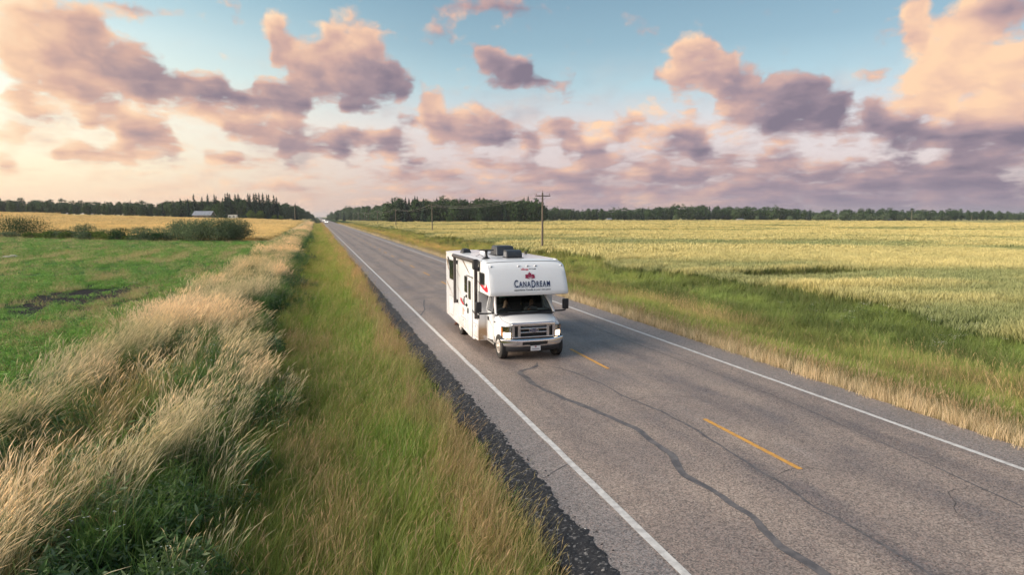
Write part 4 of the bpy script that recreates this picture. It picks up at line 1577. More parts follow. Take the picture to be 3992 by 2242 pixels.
def build_woods():
    # far tree line left of the shed
    row([(-140, 508), (0, 507), (35, 505), (60, 512), (110, 508), (150, 515), (200, 509), (260, 514), (310, 507), (360, 513), (410, 514)],
        lambda p: 520 - .10 * p, 13, POPLARS, ('poplar in the far left line beyond the golden field', 'spruce in the far left tree line'),
        ('poplars of the far left tree line', 'spruces of the far left tree line'), spr=.12)
    # grove behind the shed
    row([(410, 508), (450, 505), (520, 506), (560, 508), (600, 503), (650, 508), (700, 512)], 470, 11, POPLARS + ROUNDS[:1],
        ('poplar in the grove behind the grey shed', 'spruce half hidden in the grove behind the shed'),
        ('poplars of the shed grove', 'spruces hidden in the shed grove'), spr=.15)
    row([(700, 512), (725, 514), (745, 519), (762, 527), (775, 534), (787, 540)], lambda p: 480 + (p - 700) * 4.6, 7, POPLARS,
        ('poplar in the row left of the road end', 'spruce in the row left of the road end'),
        ('poplars by the left of the road', 'spruces by the left of the road'), spr=.1)
    # the tall spruces that stand above the grove
    tips = [(25, 250), (165, 250), (275, 170), (425, 220), (530, 170), (650, 175), (685, 200), (800, 235), (850, 160), (893, 145), (930, 165), (1030, 165), (1085, 160),
            (1205, 245), (1265, 150), (1300, 165), (1370, 152), (1410, 152), (1465, 150), (1533, 145), (1605, 175), (1640, 175), (1730, 190), (1780, 225), (2118, 335)]
    for i, (zx, zy) in enumerate(tips):
        px, py = (700 + zx / 4.6836) * .6453, (720 + zy / 4.6836) * .6453
        Y = 462 + random.uniform(-10, 14)
        lab = {2: 'tall dark spruce above the left end of the grove, left of the shed roof', 4: 'tall dark spruce directly above the grey shed',
               24: 'lone pointed spruce beside the bare pole left of the road', 9: 'tallest spruce between the shed and the pale trailer',
               19: 'tallest spruce in the dense cluster right of the shed'}.get(i, 'tall dark spruce above the grove, %s from the left' % nth(i + 1))
        tree('spruce_tree', SPRUCES[i % 5], along(px, Y), Y, height_for(px, Y, py), lab, 'tree',
             None if i in (2, 4, 24, 9, 19) else ('tall spruces right of the shed' if i > 6 else 'spruces around the shed'), random.uniform(.95, 1.2))
    # rounded trees in front of the grove
    for px, top, Y, kit, lab, wd in ((548, 511, 432, ROUNDS[0], 'broad round tree standing right of the grey shed', 1.05), (524, 516, 436, ROUNDS[1], 'round tree close behind the roof of the grey shed', .9),
                                     (632, 528, 425, BRIGHTS[0], 'yellow green bush at the left of the bright pair', 1.0), (654, 529, 425, BRIGHTS[1], 'yellow green bush at the right of the bright pair', 1.0),
                                     (690, 540, 428, BRIGHTS[0], 'small bright bush left of the bare pole', .9), (706, 541, 428, BRIGHTS[1], 'smallest bright bush next to the bare pole', .9)):
        tree('round_tree' if wd and top < 520 else 'bright_bush', kit, along(px, Y), Y, height_for(px, Y, top), lab, 'tree' if top < 520 else 'bush', None, wd)
    # right of the road: row running in towards the copse
    row([(822, 544), (832, 536), (845, 529), (870, 524), (905, 522), (945, 520), (985, 512)], lambda p: 1150 - (p - 822) * 4.0, 7, POPLARS,
        ('poplar in the low far row right of the road', 'spruce in the low far row right of the road'),
        ('poplars by the right of the road', 'spruces by the right of the road'), spr=.2)
    # copse behind the grain field
    row([(978, 512), (1000, 503), (1040, 504), (1080, 505), (1120, 503), (1180, 506), (1240, 503), (1290, 505), (1330, 504), (1366, 508)], lambda p: 452 - (p - 978) * .07, 10, POPLARS + ROUNDS[:1],
        ('poplar in the dark copse beyond the grain field', 'spruce within the dark copse beyond the grain field'),
        ('poplars of the right copse', 'spruces inside the right copse'), spr=.25)
    t2 = [(850, 78), (985, 72), (1018, 85), (1052, 95), (1078, 60), (1102, 62), (1168, 92), (1298, 75), (1410, 80), (1530, 78), (1607, 95), (1700, 90), (1728, 70), (1768, 75), (2172, 78), (2213, 65)]
    for i, (zx, zy) in enumerate(t2):
        px, py = (1200 + zx / 2.576) * .6453, (740 + zy / 2.576) * .6453
        Y = 448 + random.uniform(-8, 14)
        tree('spruce_tree', SPRUCES[(i * 2) % 5], along(px, Y), Y, height_for(px, Y, py),
             {0: 'tall spruce at the left end of the dark copse', 15: 'tall spruce in the copse nearest to the front utility pole'}.get(i, 'tall spruce standing out above the dark copse, %s from the left' % nth(i + 1)), 'tree',
             None if i in (0, 15) else 'tall spruces of the right copse', random.uniform(.95, 1.2))
    for i, (px, top, Y) in enumerate(((1085, 540, 425), (1130, 545, 420), (1208, 537, 425), (1290, 544, 424), (1330, 547, 420))):
        tree('willow_bush', random.choice(ROUNDS), along(px, Y), Y, height_for(px, Y, top), 'low rounded bush in front of the dark copse, %s from the left' % ('first', 'second', 'third', 'fourth', 'fifth')[i], 'bush', 'bushes before the right copse', 1.2)
    # long tree line on the right
    row([(1366, 522), (1420, 525), (1500, 527), (1560, 525), (1620, 522), (1680, 519), (1750, 516), (1800, 520), (1880, 522), (1950, 522), (2000, 526), (2070, 531), (2120, 529),
         (2200, 526), (2270, 527), (2330, 526), (2400, 527), (2470, 530), (2520, 534), (2600, 535), (2760, 532)], lambda p: 640 - (p - 1366) * .05, 16, POPLARS + ROUNDS,
        ('tree in the long dark line behind the grain field', 'spruce in the long line behind the grain field'),
        ('trees of the long right tree line', 'spruces of the long right tree line'), spr=.05)
    for i, (px, top, Y, wd) in enumerate(((2060, 537, 585, 1.5), (2092, 535, 585, 1.6), (2125, 536, 585, 1.6), (2160, 537, 585, 1.5), (2192, 538, 585, 1.4), (2225, 538, 585, 1.5), (2262, 538, 585, 1.5), (2305, 537, 585, 1.6),
                           (2345, 538, 585, 1.5), (2375, 540, 585, 1.3), (1987, 543, 585, 1.2), (1700, 541, 600, 1.0), (1905, 544, 590, 1.0))):
        tree('willow_bush', random.choice(WILLOWS), along(px, Y), Y, height_for(px, Y, top), ('%s pale willow from the left in the low willow row' % nth(i + 1) if i < 10 else 'lone pale willow before the right tree line, %s' % {10: 'nearest to the willow row', 11: 'farthest left', 12: 'in the middle'}[i]), 'bush', 'willows before the right tree line', wd)
    # the back rows and the wood that closes the horizon
    for k in range(420):
        px = random.uniform(-200, 2800)
        if 775 < px < 840:
            continue
        yb = random.uniform(690, 900)
        if px < 800:
            yb = random.uniform(560, 760)
        WOOD.append((along(px, yb), yb, random.uniform(9, 13), random.random() < .25))
    for k in range(160):
        s = random.choice((-1, 1))
        yb = random.uniform(900, 2400)
        x = (-22 - random.uniform(0, 26)) if s < 0 else (42 + random.uniform(0, 26))
        WOOD.append((x, yb, random.uniform(8, 12), random.random() < .25))


build_woods()


def build_far_wood():
    protos = []
    for me, c in [(POPLARS[k][0], (.070, .112, .050)) for k in range(4)] + [(SPRUCES[k][0], (.038, .066, .042)) for k in range(3)]:
        v = np.zeros(len(me.vertices) * 3)
        me.vertices.foreach_get('co', v)
        f = np.array([tuple(p.vertices) for p in me.polygons])
        keep = RNG.random(len(f)) < .75
        f = f[keep]
        cc = np.repeat(RNG.uniform(.65, 1.3, (len(v) // 12, 1)), 4, 0) * np.array(c)
        protos.append((v.reshape(-1, 3), f.tolist(), cc))
    W = np.array([(a, b, c, 1.0 if d else 0.0) for a, b, c, d in WOOD])
    n = len(W)
    z = terrain(W[:, 0], W[:, 1])
    rot = np.column_stack([np.zeros(n), np.zeros(n), RNG.uniform(0, 6.28, n)])
    h = W[:, 2]
    wd = np.where(W[:, 3] > .5, 1.1, 1.35)
    S = np.column_stack([h * wd, h * wd, h])
    idx = np.where(W[:, 3] > .5, RNG.integers(4, 7, n), RNG.integers(0, 4, n))
    scatter('distant_wood', protos, np.column_stack([W[:, :2], z]), rot, S, idx, RNG.uniform(.8, 1.2, (n, 1)) * np.ones((1, 3)), grass_material('wood_leaves', transl=.2),
            'dark far wood closing the horizon behind the tree lines', 'wood')


build_far_wood()


# ------------------------------------------------------------------ bush row across the left field
def bush(name, x, y, h, w, mat, seed, label, clumps=120, per=26, leaf=.10, uprights=0, group=None):
    t = empty(name, (x, y, float(terrain(x, y)) - .05), 0)
    f = link('foliage', crown_mesh('foliage', mat, w / 2, 0.02, h, clumps, per, leaf, seed, .35, .15), None, t)
    # leafy shoots standing up out of the crown
    r2 = np.random.default_rng(seed + 9)
    C_, N_, S_ = [], [], []
    for k in range(int(10 + w * 5)):
        a, rr = r2.uniform(0, 6.28), w * .42 * math.sqrt(r2.random())
        z0 = h * (.62 + .25 * (1 - (rr / (w * .45)) ** 2))
        L = h * r2.uniform(.12, .30)
        for q in range(14):
            t_ = q / 13
            C_.append((rr * math.cos(a) + r2.normal() * .07 * (1 - t_ * .6), rr * math.sin(a) + r2.normal() * .07, z0 + L * t_))
            N_.append(r2.normal(size=3))
            S_.append(leaf * r2.uniform(.6, 1.0))
    v_, f_ = quad_cloud(np.array(C_), np.array(N_), np.array(S_))
    link('shoots', mesh_np('shoots', v_, f_, mat), None, t)
    mb = MB()
    rng = random.Random(seed)
    for k in range(7):
        a, L = rng.uniform(0, 6.28), h * rng.uniform(.5, .9)
        r = w * .3 * rng.random()
        mb.tube([(0.1 * math.cos(a), .1 * math.sin(a), 0), (r * .6 * math.cos(a), r * .6 * math.sin(a), L * .6), (r * math.cos(a), r * math.sin(a), L)], [.03, .022, .008], 5)
    mb.build('stem', BARK, t)
    put(t, label, 'bush', group)
    return t


def build_bushes():
    rows = [
        # px, base py, top py, width px, mat, label
        (48, 597, 551, 112, LEAF_DARK, 'large dark bush at the left edge of the meadow', 260, 22),
        (20, 600, 584, 46, LEAF_WILLOW, 'small pale shrub in front of the large dark bush', 60, 20),
        (140, 597, 578, 62, LEAF_DARK, 'low dark shrub right beside the large dark bush', 70, 20),
        (206, 596, 566, 60, LEAF_WILLOW, 'pointed green shrub rising from the middle of the bush row', 90, 22),
        (262, 597, 578, 60, LEAF_WILLOW, 'loose green shrub right of the pointed shrub', 60, 20),
        (300, 596, 574, 44, LEAF_DARK, 'small dark round shrub in the bush row', 60, 20),
        (348, 598, 573, 60, LEAF_WILLOW, 'straggling tan green shrub left of the big willow thicket', 70, 18),
        (392, 600, 574, 60, LEAF_WILLOW, 'shrub touching the left end of the big willow thicket', 70, 18),
        (455, 607, 557, 84, LEAF_WILLOW, 'left bush of the big willow thicket', 230, 24),
        (500, 609, 553, 86, LEAF_WILLOW, 'second bush of the big willow thicket', 240, 24),
        (548, 609, 553, 90, LEAF_WILLOW, 'tall bush in the middle of the big willow thicket', 250, 24),
        (592, 608, 551, 84, LEAF_WILLOW, 'tallest right bush of the big willow thicket', 250, 24),
    ]
    s = 3992 / 2576
    for i, (px, b, t, wpx, mat, lab, cl, per) in enumerate(rows):
        d = view_dir(px, b)
        Y = -CAM_H * 1.0 / d[2] * d[1] * (CAM_H + .25) / CAM_H
        x = along(px, Y)
        h = height_for(px, Y, t)
        rng_ = math.hypot(x, Y)
        w = wpx * s / _F * rng_ * .92
        bush('willow_bush' if mat is LEAF_WILLOW else 'dark_bush', x, Y, h * 1.02, w, mat, 400 + i, lab, int(cl * 1.6), per, .19 if h > 2 else .17)
        if i < 8:
            continue
    # weeds between them
    for k in range(26):
        px = 66 + k * 14 + random.uniform(-4, 4)
        Y = 154 - k * 1.0 + random.uniform(-3, 3)
        x = along(px, Y)
        bush('field_weed', x, Y, random.uniform(.8, 1.9), random.uniform(2.2, 4.2), random.choice((LEAF_WILLOW, LEAF_DARK, LEAF_BRIGHT)), 500 + k,
             '%s low scrub clump from the left in the bush row' % nth(k + 1), 46, 18, .22, 0, 'scrub in the bush row')


build_bushes()


# ------------------------------------------------------------------ utility poles and wires
POLE = pmat('weathered_pole_wood', (.115, .088, .068), .85, noise=(4.0, .7, (.19, .16, .13)))
POLE_PALE = pmat('pale_pole_wood', (.34, .28, .20), .85, noise=(4.0, .6, (.22, .18, .14)))
METAL = pmat('galvanised_metal', (.32, .32, .34), .45, 1.0)
PORCELAIN = pmat('insulator_glaze', (.16, .11, .09), .25)
WIRE = pmat('overhead_wire', (.36, .33, .30), .45, .6)


def pole(x, y, h, label, arm=2.1, group=None, mat=POLE, r=.15, double=False):
    z0 = float(terrain(x, y))
    t = empty('utility_pole', (x, y, z0))
    MB().tube([(0, 0, -.3), (0.01, 0, h * .5), (0, 0, h)], [r, r * .85, r * .7], 10).build('pole_shaft', mat, t)
    if arm:
        za = h - .45
        a = MB().box((-arm / 2, -.19, za - .06), (arm / 2, -.10, za + .07)).build('crossarm', mat, t)
        for s_ in (-1, 1):
            MB().tube([(s_ * .52, -.145, za - .04), (s_ * .06, -.12, za - .62)], .022, 6).build('brace', METAL, t)
        for ux, zt in ((-arm / 2 + .12, za + .07), (arm / 2 - .12, za + .07), (0, h)):
            MB().lathe([(0, .018), (.10, .018), (.10, .055), (.15, .06), (.17, .04), (.24, .035), (.25, 0.001)], (ux, -.145 if ux else 0, zt), 'Z', 10).build('insulator', PORCELAIN, t)
    put(t, label, 'utility pole', group)
    return [Vector((x - arm / 2 + .12, y - .145, z0 + h - .14)), Vector((x, y, z0 + h + .24)), Vector((x + arm / 2 - .12, y - .145, z0 + h - .14))] if arm else None


def build_poles():
    spots = [(28.9, 80.7), (29.9, 172.4), (30.8, 264.0), (31.7, 356.0), (32.8, 470.0), (33.6, 560.0), (34.4, 650.0)]
    labs = ['nearest wooden utility pole with crossarm, right of the motorhome roof', 'second utility pole down the road, in front of the dark copse',
            'third utility pole, at the left part of the copse', 'fourth utility pole, left of the copse', 'left pole of the distant double pole beside the road', 'thin far utility pole beyond the double pole',
            'farthest utility pole beside the road']
    tops = []
    for i, ((x, y), lb) in enumerate(zip(spots, labs)):
        d = 7.95
        tops.append(pole(x, y, d, lb))
    pole(35.4, 471, 7.6, 'right pole of the distant double pole beside the road', 0, None, POLE)
    tr = empty('transformer', (34.2, 470.2, float(terrain(34.2, 470)) + 4.4))
    MB().lathe([(0, .001), (0, .24), (.75, .24), (.8, .2), (.82, .001)], (0, 0, 0), 'Z', 12).build('tank', METAL, tr)
    MB().box((-1.2, -.05, -.08), (1.2, .05, -.005)).build('platform_beam', POLE, tr)
    put(tr, 'grey transformer tank between the two poles of the distant double pole', 'transformer')
    for k in range(3):
        for i in range(len(tops) - 1):
            a, b = tops[i][k], tops[i + 1][k]
            L = (b - a).length
            pts = []
            for q in range(17):
                f = q / 16
                p = a.lerp(b, f)
                p.z -= 4 * f * (1 - f) * L * .0135
                pts.append(p)
            o = MB().tube(pts, .014, 4, cap=False).build('overhead_wire', WIRE)
            nm = ('left', 'top', 'right')[k]
            put(o, '%s wire sagging between the %s and %s utility poles' % (nm, ('nearest', 'second', 'third', 'fourth', 'double', 'sixth')[i], ('second', 'third', 'fourth', 'double', 'sixth', 'farthest')[i]), 'wire', 'overhead wires')
    Y = 452
    x = along(742, Y)
    o = pole(x, Y, height_for(742, Y, 517), 'bare pale pole standing against the grove left of the road', 0, None, POLE_PALE, .16)
    for px, top, Y in ((2293, 529, 560), (2445, 541, 560)):
        pole(along(px, Y), Y, height_for(px, Y, top), 'bare pale pole at the foot of the right tree line, %s' % ('the taller one' if px < 2400 else 'the shorter one'), 0, None, POLE_PALE, .14)
    Y = 436
    pole(along(597, Y), Y, height_for(597, Y, 530), 'thin pole beside the pale trailer in the farmyard', 0, None, POLE_PALE, .09)


build_poles()


# ------------------------------------------------------------------ farmyard
def build_farm():
    wall = pmat('grey_boards', (.105, .092, .085), .85, noise=(2.0, .7, (.17, .15, .13)))
    roof = pmat('tin_roof', (.42, .42, .45), .4, .5, noise=(1.2, .5, (.30, .29, .30)))
    white = pmat('white_siding', (.66, .65, .63), .6)
    dull = pmat('weathered_siding', (.17, .165, .16), .7)
    glass = pmat('dark_pane', (.03, .035, .045), .15)
    Y = 424
    x0, x1 = along(490, Y), along(537, Y)
    L = x1 - x0
    t = empty('shed', ((x0 + x1) / 2, Y, float(terrain((x0 + x1) / 2, Y)) - .1), rad(-14))
    h, D, hr = height_for(513, Y, 540), 7.0, height_for(513, Y, 530.5)
    w = MB()
    w.prism([(-D / 2, 0), (D / 2, 0), (D / 2, h), (0, hr - .15), (-D / 2, h)], -L / 2, L / 2, 'X')
    w.build('wall', wall, t)
    for s_ in (-1, 1):
        r = MB()
        e = .5
        r.prism([(s_ * (D / 2 + e), h - .28), (s_ * (D / 2 + e), h - .20), (0, hr + .02), (0, hr - .06)], -L / 2 - .5, L / 2 + .5, 'X')
        r.build('roof_panel', roof, t)
    for k in range(13):
        xx = -L / 2 + (k + .5) * L / 13
        MB().box((xx - L / 26 + .03, -D / 2 - .035, .05), (xx + L / 26 - .03, -D / 2 - .003, h - .12)).build('board', wall, t)
    d = MB().box((-1.2, -D / 2 - .08, .02), (1.0, -D / 2 - .04, 2.6)).build('door', pmat('shed_door', (.16, .14, .125), .8), t)
    MB().box((.7, -D / 2 - .13, 1.1), (.8, -D / 2 - .085, 1.25)).build('handle', METAL, d)
    for xx in (-3.6, 3.2):
        wi = MB().box((xx - .5, -D / 2 - .06, 1.3), (xx + .5, -D / 2 - .04, 2.2)).build('window', white, t)
        MB().box((xx - .4, -D / 2 - .075, 1.4), (xx + .4, -D / 2 - .063, 2.1)).build('pane', glass, wi)
    put(t, 'grey board shed with pale tin roof in front of the grove', 'shed')
    # pale trailer behind the willow thicket
    Y = 430
    x0, x1 = along(574, Y), along(598, Y)
    hh = height_for(586, Y, 540)
    t = empty('camper_trailer', ((x0 + x1) / 2, Y, float(terrain((x0 + x1) / 2, Y))), rad(-10))
    L = x1 - x0
    b = MB()
    b.prism([(-L / 2, .5), (L / 2 - .5, .5), (L / 2, 1.1), (L / 2 - .25, hh - .15), (L / 2 - .7, hh), (-L / 2 + .3, hh), (-L / 2, hh - .4)], -1.1, 1.1, 'Y').build('body', white, t)
    for xx in (-1.6, .9):
        MB().box((xx - .5, -1.13, 1.5), (xx + .5, -1.103, 2.1)).build('window', glass, t)
    for yy in (-1.0, 1.0):
        MB().lathe([(-.1, .12), (-.1, .34), (.1, .34), (.1, .12)], (-.2, yy, .34), 'Y', 16).build('wheel', pmat('rubber', (.02, .02, .022), .8), t)
    MB().tube([(L / 2, 0, .55), (L / 2 + 1.1, 0, .5)], .06, 6).build('hitch', METAL, t)
    put(t, 'pale camper trailer parked left of the yellow green bushes', 'trailer')
    # white farm buildings glimpsed in the right tree line
    for i, (px, bw, top, lab) in enumerate(((1532, 10, 549, 'small white house at the left in the right tree line'), (1862, 14, 550, 'long low white building in the right tree line'), (2232, 16, 549, 'white farmhouse half hidden behind the pale willows'))):
        Y = 588
        x0, x1 = along(px - bw / 2, Y), along(px + bw / 2, Y)
        L = x1 - x0
        hh = max(2.6, height_for(px, Y, top))
        t = empty('farm_building', ((x0 + x1) / 2, Y, float(terrain((x0 + x1) / 2, Y))))
        MB().prism([(-2.5, 0), (2.5, 0), (2.5, hh * .7), (0, hh - .1), (-2.5, hh * .7)], -L / 2, L / 2, 'X').build('wall', dull, t)
        for s_ in (-1, 1):
            MB().prism([(s_ * 2.8, hh * .7 - .12), (s_ * 2.8, hh * .7 - .04), (0, hh + .02), (0, hh - .06)], -L / 2 - .3, L / 2 + .3, 'X').build('roof_panel', roof, t)
        for k in range(2):
            xx = (-.25 + .5 * k) * L
            MB().box((xx - .45, -2.54, .9), (xx + .45, -2.503, 1.7)).build('window', glass, t)
        put(t, lab, 'building')
    # pale field stones in the meadow
    st = pmat('pale_stone', (.50, .46, .40), .9, noise=(3.0, .6, (.34, .31, .27)))
    for i, (px, py, s_, lab) in enumerate(((26, 648, .55, 'largest pale stone near the left edge of the meadow'), (44, 647, .32, 'smaller pale stone right of the large one in the meadow'), (337, 713, .16, 'small pale stone beside the bare dark mud patch'))):
        d = view_dir(px, py)
        k = -(CAM_H + .2) / d[2]
        bm = bmesh.new()
        bmesh.ops.create_icosphere(bm, subdivisions=3, radius=1)
        for v in bm.verts:
            q = v.co
            f = 1 + .22 * math.sin(q.x * 4 + i) * math.cos(q.y * 3.3 + 2 * i) + .12 * math.sin(q.z * 7 + q.x * 5)
            v.co = Vector((q.x * 1.5, q.y * .9, q.z * .42)) * f * s_
        me = bpy.data.meshes.new('field_stone')
        bm.to_mesh(me)
        bm.free()
        o = link('field_stone', me, st)
        o.location = (d[0] * k, d[1] * k, float(terrain(d[0] * k, d[1] * k)) + .12 * s_)
        put(o, lab, 'stone')


build_farm()


# ------------------------------------------------------------------ motorhome
def gelcoat():
    m = bpy.data.materials.new('white_gelcoat')
    m.use_nodes = True
    N = NT(m.node_tree)
    b = N.n['Principled BSDF']
    tc = N.node('ShaderNodeTexCoord')
    s = N.node('ShaderNodeSeparateXYZ')
    N.l.new(tc.outputs['Object'], s.inputs[0])
    nz = N.noise(tc.outputs['Object'], 2.6, 6, .65)
    st = N.node('ShaderNodeMapping')
    N.l.new(tc.outputs['Object'], st.inputs[0])
    st.inputs['Scale'].default_value = (3.0, 3.0, .5)
    run = N.noise(st.outputs[0], 3.0, 4, .6)
    # road dust thrown up by the wheels
    low = N.mapr(s.outputs[2], 1.05, .30)
    f = N.math('MULTIPLY', N.math('MULTIPLY', low, N.mapr(nz, .30, .72)), .62)
    f = N.math('ADD', f, N.math('MULTIPLY', N.mapr(run, .5, .8), .05))
    # mud sprayed on the wall behind the front wheels
    wall = N.math('MULTIPLY', N.mapr(N.math('ABSOLUTE', N.math('SUBTRACT', s.outputs[1], 1.37)), .05, .01), N.mapr(s.outputs[2], 1.10, .55))
    f = N.math('ADD', f, N.math('MULTIPLY', wall, N.mapr(nz, .25, .6, .25, .85)), clamp=True)
    N.put(b.inputs['Base Color'], N.mix(f, (.78, .79, .82, 1), (.36, .24, .14, 1)))
    N.put(b.inputs['Roughness'], N.math('MULTIPLY_ADD', f, .5, .22))
    b.inputs['Specular IOR Level'].default_value = .45
    b.inputs['Coat Weight'].default_value = .25
    b.inputs['Coat Roughness'].default_value = .08
    return m


def clear_glass(name, tint, refl=1.0):
    m = bpy.data.materials.new(name)
    m.use_nodes = True
    N = NT(m.node_tree)
    N.n.clear()
    out = N.node('ShaderNodeOutputMaterial')
    tr, gl, mx = N.node('ShaderNodeBsdfTransparent'), N.node('ShaderNodeBsdfGlossy'), N.node('ShaderNodeMixShader')
    tr.inputs[0].default_value = (*tint, 1)
    gl.inputs['Roughness'].default_value = .02
    fr = N.node('ShaderNodeFresnel')
    fr.inputs[0].default_value = 1.5
    N.put(mx.inputs[0], N.math('MULTIPLY', fr.outputs[0], refl))
    N.l.new(tr.outputs[0], mx.inputs[1])
    N.l.new(gl.outputs[0], mx.inputs[2])
    N.l.new(mx.outputs[0], out.inputs[0])
    return m


GEL = gelcoat()
CHROME = pmat('chrome', (.72, .72, .74), .13, 1.0)
BLACKP = pmat('black_plastic', (.022, .022, .026), .45, bump=(60.0, .15))
TYRE = pmat('tyre_rubber', (.022, .021, .022), .75, noise=(6.0, .6, (.05, .043, .036)))
RIM = pmat('painted_rim', (.52, .48, .44), .4, .3, noise=(5.0, .6, (.34, .27, .21)))
DARKW = pmat('dark_window', (.018, .020, .022), .06, 0, .6)
FRAME = pmat('window_frame', (.03, .03, .033), .4)
WSHIELD = clear_glass('windshield_glass', (.74, .82, .78), 1.0)
LENS = clear_glass('clear_lens', (.92, .92, .90), .8)
RED = pmat('red_vinyl', (.55, .012, .035), .35)
NAVY = pmat('navy_vinyl', (.010, .018, .075), .35)
SKYBLUE = pmat('pale_blue_vinyl', (.36, .44, .56), .4)
CRIMSON = pmat('crimson_vinyl', (.27, .012, .050), .35)
CHAR = pmat('charcoal_vinyl', (.045, .045, .052), .4)
BROWNV = pmat('bronze_vinyl', (.23, .17, .13), .4)
AWN = pmat('awning_sleeve', (.060, .050, .052), .5, noise=(5, .5, (.10, .085, .08)))
INTERIOR = pmat('dark_trim', (.025, .025, .028), .7)
SEATM = pmat('seat_fabric', (.06, .058, .06), .9)
AMBER = pmat('amber_lens', (.75, .22, .03), .2)
LAMPON = pmat('headlamp_lit', (.9, .85, .75), .3, emit=(1.0, .74, .46), estr=10.0)
SEAM = pmat('panel_gap', (.10, .10, .105), .7)
LEDBLK = pmat('clearance_lamp', (.02, .018, .02), .25)
PLATE = pmat('plate_white', (.70, .71, .74), .4)
GREENT = pmat('green_sunband', (.10, .26, .20), .5)
SKIN = pmat('skin', (.52, .30, .21), .55)
SHIRT_D = pmat('dark_shirt', (.035, .04, .06), .9)
SHIRT_L = pmat('grey_shirt', (.32, .31, .33), .9)
HAIR = pmat('dark_hair', (.03, .02, .015), .7)

RVX, RVY = 6.19, 18.47
HW = 1.275                                  # half width of the coach

CAPP = [(1.30, 3.000), (.80, 2.980), (.55, 2.952), (.41, 2.910), (.31, 2.840), (.20, 2.700), (.10, 2.540), (.02, 2.380), (-.05, 2.220), (-.10, 2.090), (-.12, 2.000), (-.105, 1.948), (-.04, 1.925)]
PROF = [(6.75, .46), (6.76, 1.7), (6.745, 2.93), (6.69, 3.00), (4.0, 3.010)] + CAPP + [(.35, 1.925), (1.38, 1.95), (1.38, 1.1), (1.38, .31), (1.76, .30), (2.06, .24), (2.95, .28), (3.83, .35), (4.84, .38)]


def bow(u, v):
    """plan curve of the front cap"""
    t = abs(u) / HW
    return .03 * t ** 3.0 * max(0.0, min(1.0, (1.3 - v) / 1.0))


def coach_mesh():
    us = [-HW, -HW + .010, -HW + .045] + list(np.linspace(-1.1, 1.1, 13)) + [HW - .045, HW - .010, HW]
    ins = {0: .045, 1: .016, 2: .0, len(us) - 1: .045, len(us) - 2: .016, len(us) - 3: .0}
    n = len(PROF)
    cy, cz = 3.2, 1.7
    V, Fc = [], []
    for j, u in enumerate(us):
        e = ins.get(j, 0.0)
        for (v, z) in PROF:
            vv = v + (bow(u, v) if z > 1.9 and v < 1.3 else 0)
            zz = z - (.045 * (abs(u) / HW) ** 4 if z > 2.85 else 0)
            if e:
                if z > 2.5:
                    zz -= e
                if v > 6.5:
                    vv -= e
                if v < 1.2 and z > 1.9:
                    vv += e * .9
                if z < 2.0 and v < .9:
                    zz += e * .6
            V.append((u, vv, zz))
    m = len(us)
    for j in range(m - 1):
        for i in range(n):
            Fc.append((j * n + i, j * n + (i + 1) % n, (j + 1) * n + (i + 1) % n, (j + 1) * n + i))
    mb = MB()
    mb.add(V, Fc, 0, False)
    mb.add(V[:n], [tuple(range(n))])
    mb.add(V[-n:], [tuple(range(n))[::-1]])
    me = mb.mesh('coach_body', GEL)
    bm = bmesh.new()
    bm.from_mesh(me)
    bmesh.ops.remove_doubles(bm, verts=bm.verts, dist=1e-5)
    bmesh.ops.recalc_face_normals(bm, faces=bm.faces)
    bm.to_mesh(me)
    bm.free()
    return me


def shade_auto(o, deg=32):
    """smooth faces, hard edges kept by angle"""
    me = o.data
    me.polygons.foreach_set('use_smooth', [True] * len(me.polygons))
    bm = bmesh.new()
    bm.from_mesh(me)
    for e in bm.edges:
        e.smooth = not (len(e.link_faces) == 2 and e.calc_face_angle(0) > rad(deg))
    bm.to_mesh(me)
    bm.free()
    return o


def cyl(c, r, h, axis='X', n=36):
    return MB().lathe([(-h / 2, .0001), (-h / 2, r), (h / 2, r), (h / 2, .0001)], c, axis, n, smooth=False).mesh('cutter', GEL)


def rrect(v0, v1, z0, z1, r, n=5):
    out = []
    for (cx, cz, a0) in ((v1 - r, z1 - r, 0), (v0 + r, z1 - r, 90), (v0 + r, z0 + r, 180), (v1 - r, z0 + r, 270)):
        for k in range(n):
            a = rad(a0 + 90 * k / (n - 1))
            out.append((cx + r * math.cos(a), cz + r * math.sin(a)))
    return out


def font_mesh(txt, size, italic=0.0, bold=0.0, xs=1.0, spacing=1.0):
    """outline of a line of text as flat triangles: (verts (x, y), faces)"""
    cu = bpy.data.curves.new('lettering', 'FONT')
    cu.body = txt
    cu.size = size
    cu.shear = italic
    cu.offset = bold
    cu.space_character = spacing
    cu.resolution_u = 3
    o = bpy.data.objects.new('lettering', cu)
    COL.objects.link(o)
    dg = bpy.context.evaluated_depsgraph_get()
    me = bpy.data.meshes.new_from_object(o.evaluated_get(dg))
    v = [(q.co.x * xs, q.co.y) for q in me.vertices]
    f = [tuple(p.vertices) for p in me.polygons]
    bpy.data.objects.remove(o)
    bpy.data.curves.remove(cu)
    bpy.data.meshes.remove(me)
    return v, f


def cap_v(u, z):
    """front surface of the cap at height z"""
    zs = [q[1] for q in CAPP][::-1]
    vs = [q[0] for q in CAPP][::-1]
    v = float(np.interp(z, zs, vs))
    return v + bow(u, v)


def decal_front(polys, name, mat, parent, lift):
    """polys: list of (verts (u, z), faces); laid on the cap"""
    mb = MB()
    for v, f in polys:
        mb.add([(a, cap_v(a, b) - lift, b) for a, b in v], f)
    return mb.build(name, mat, parent)


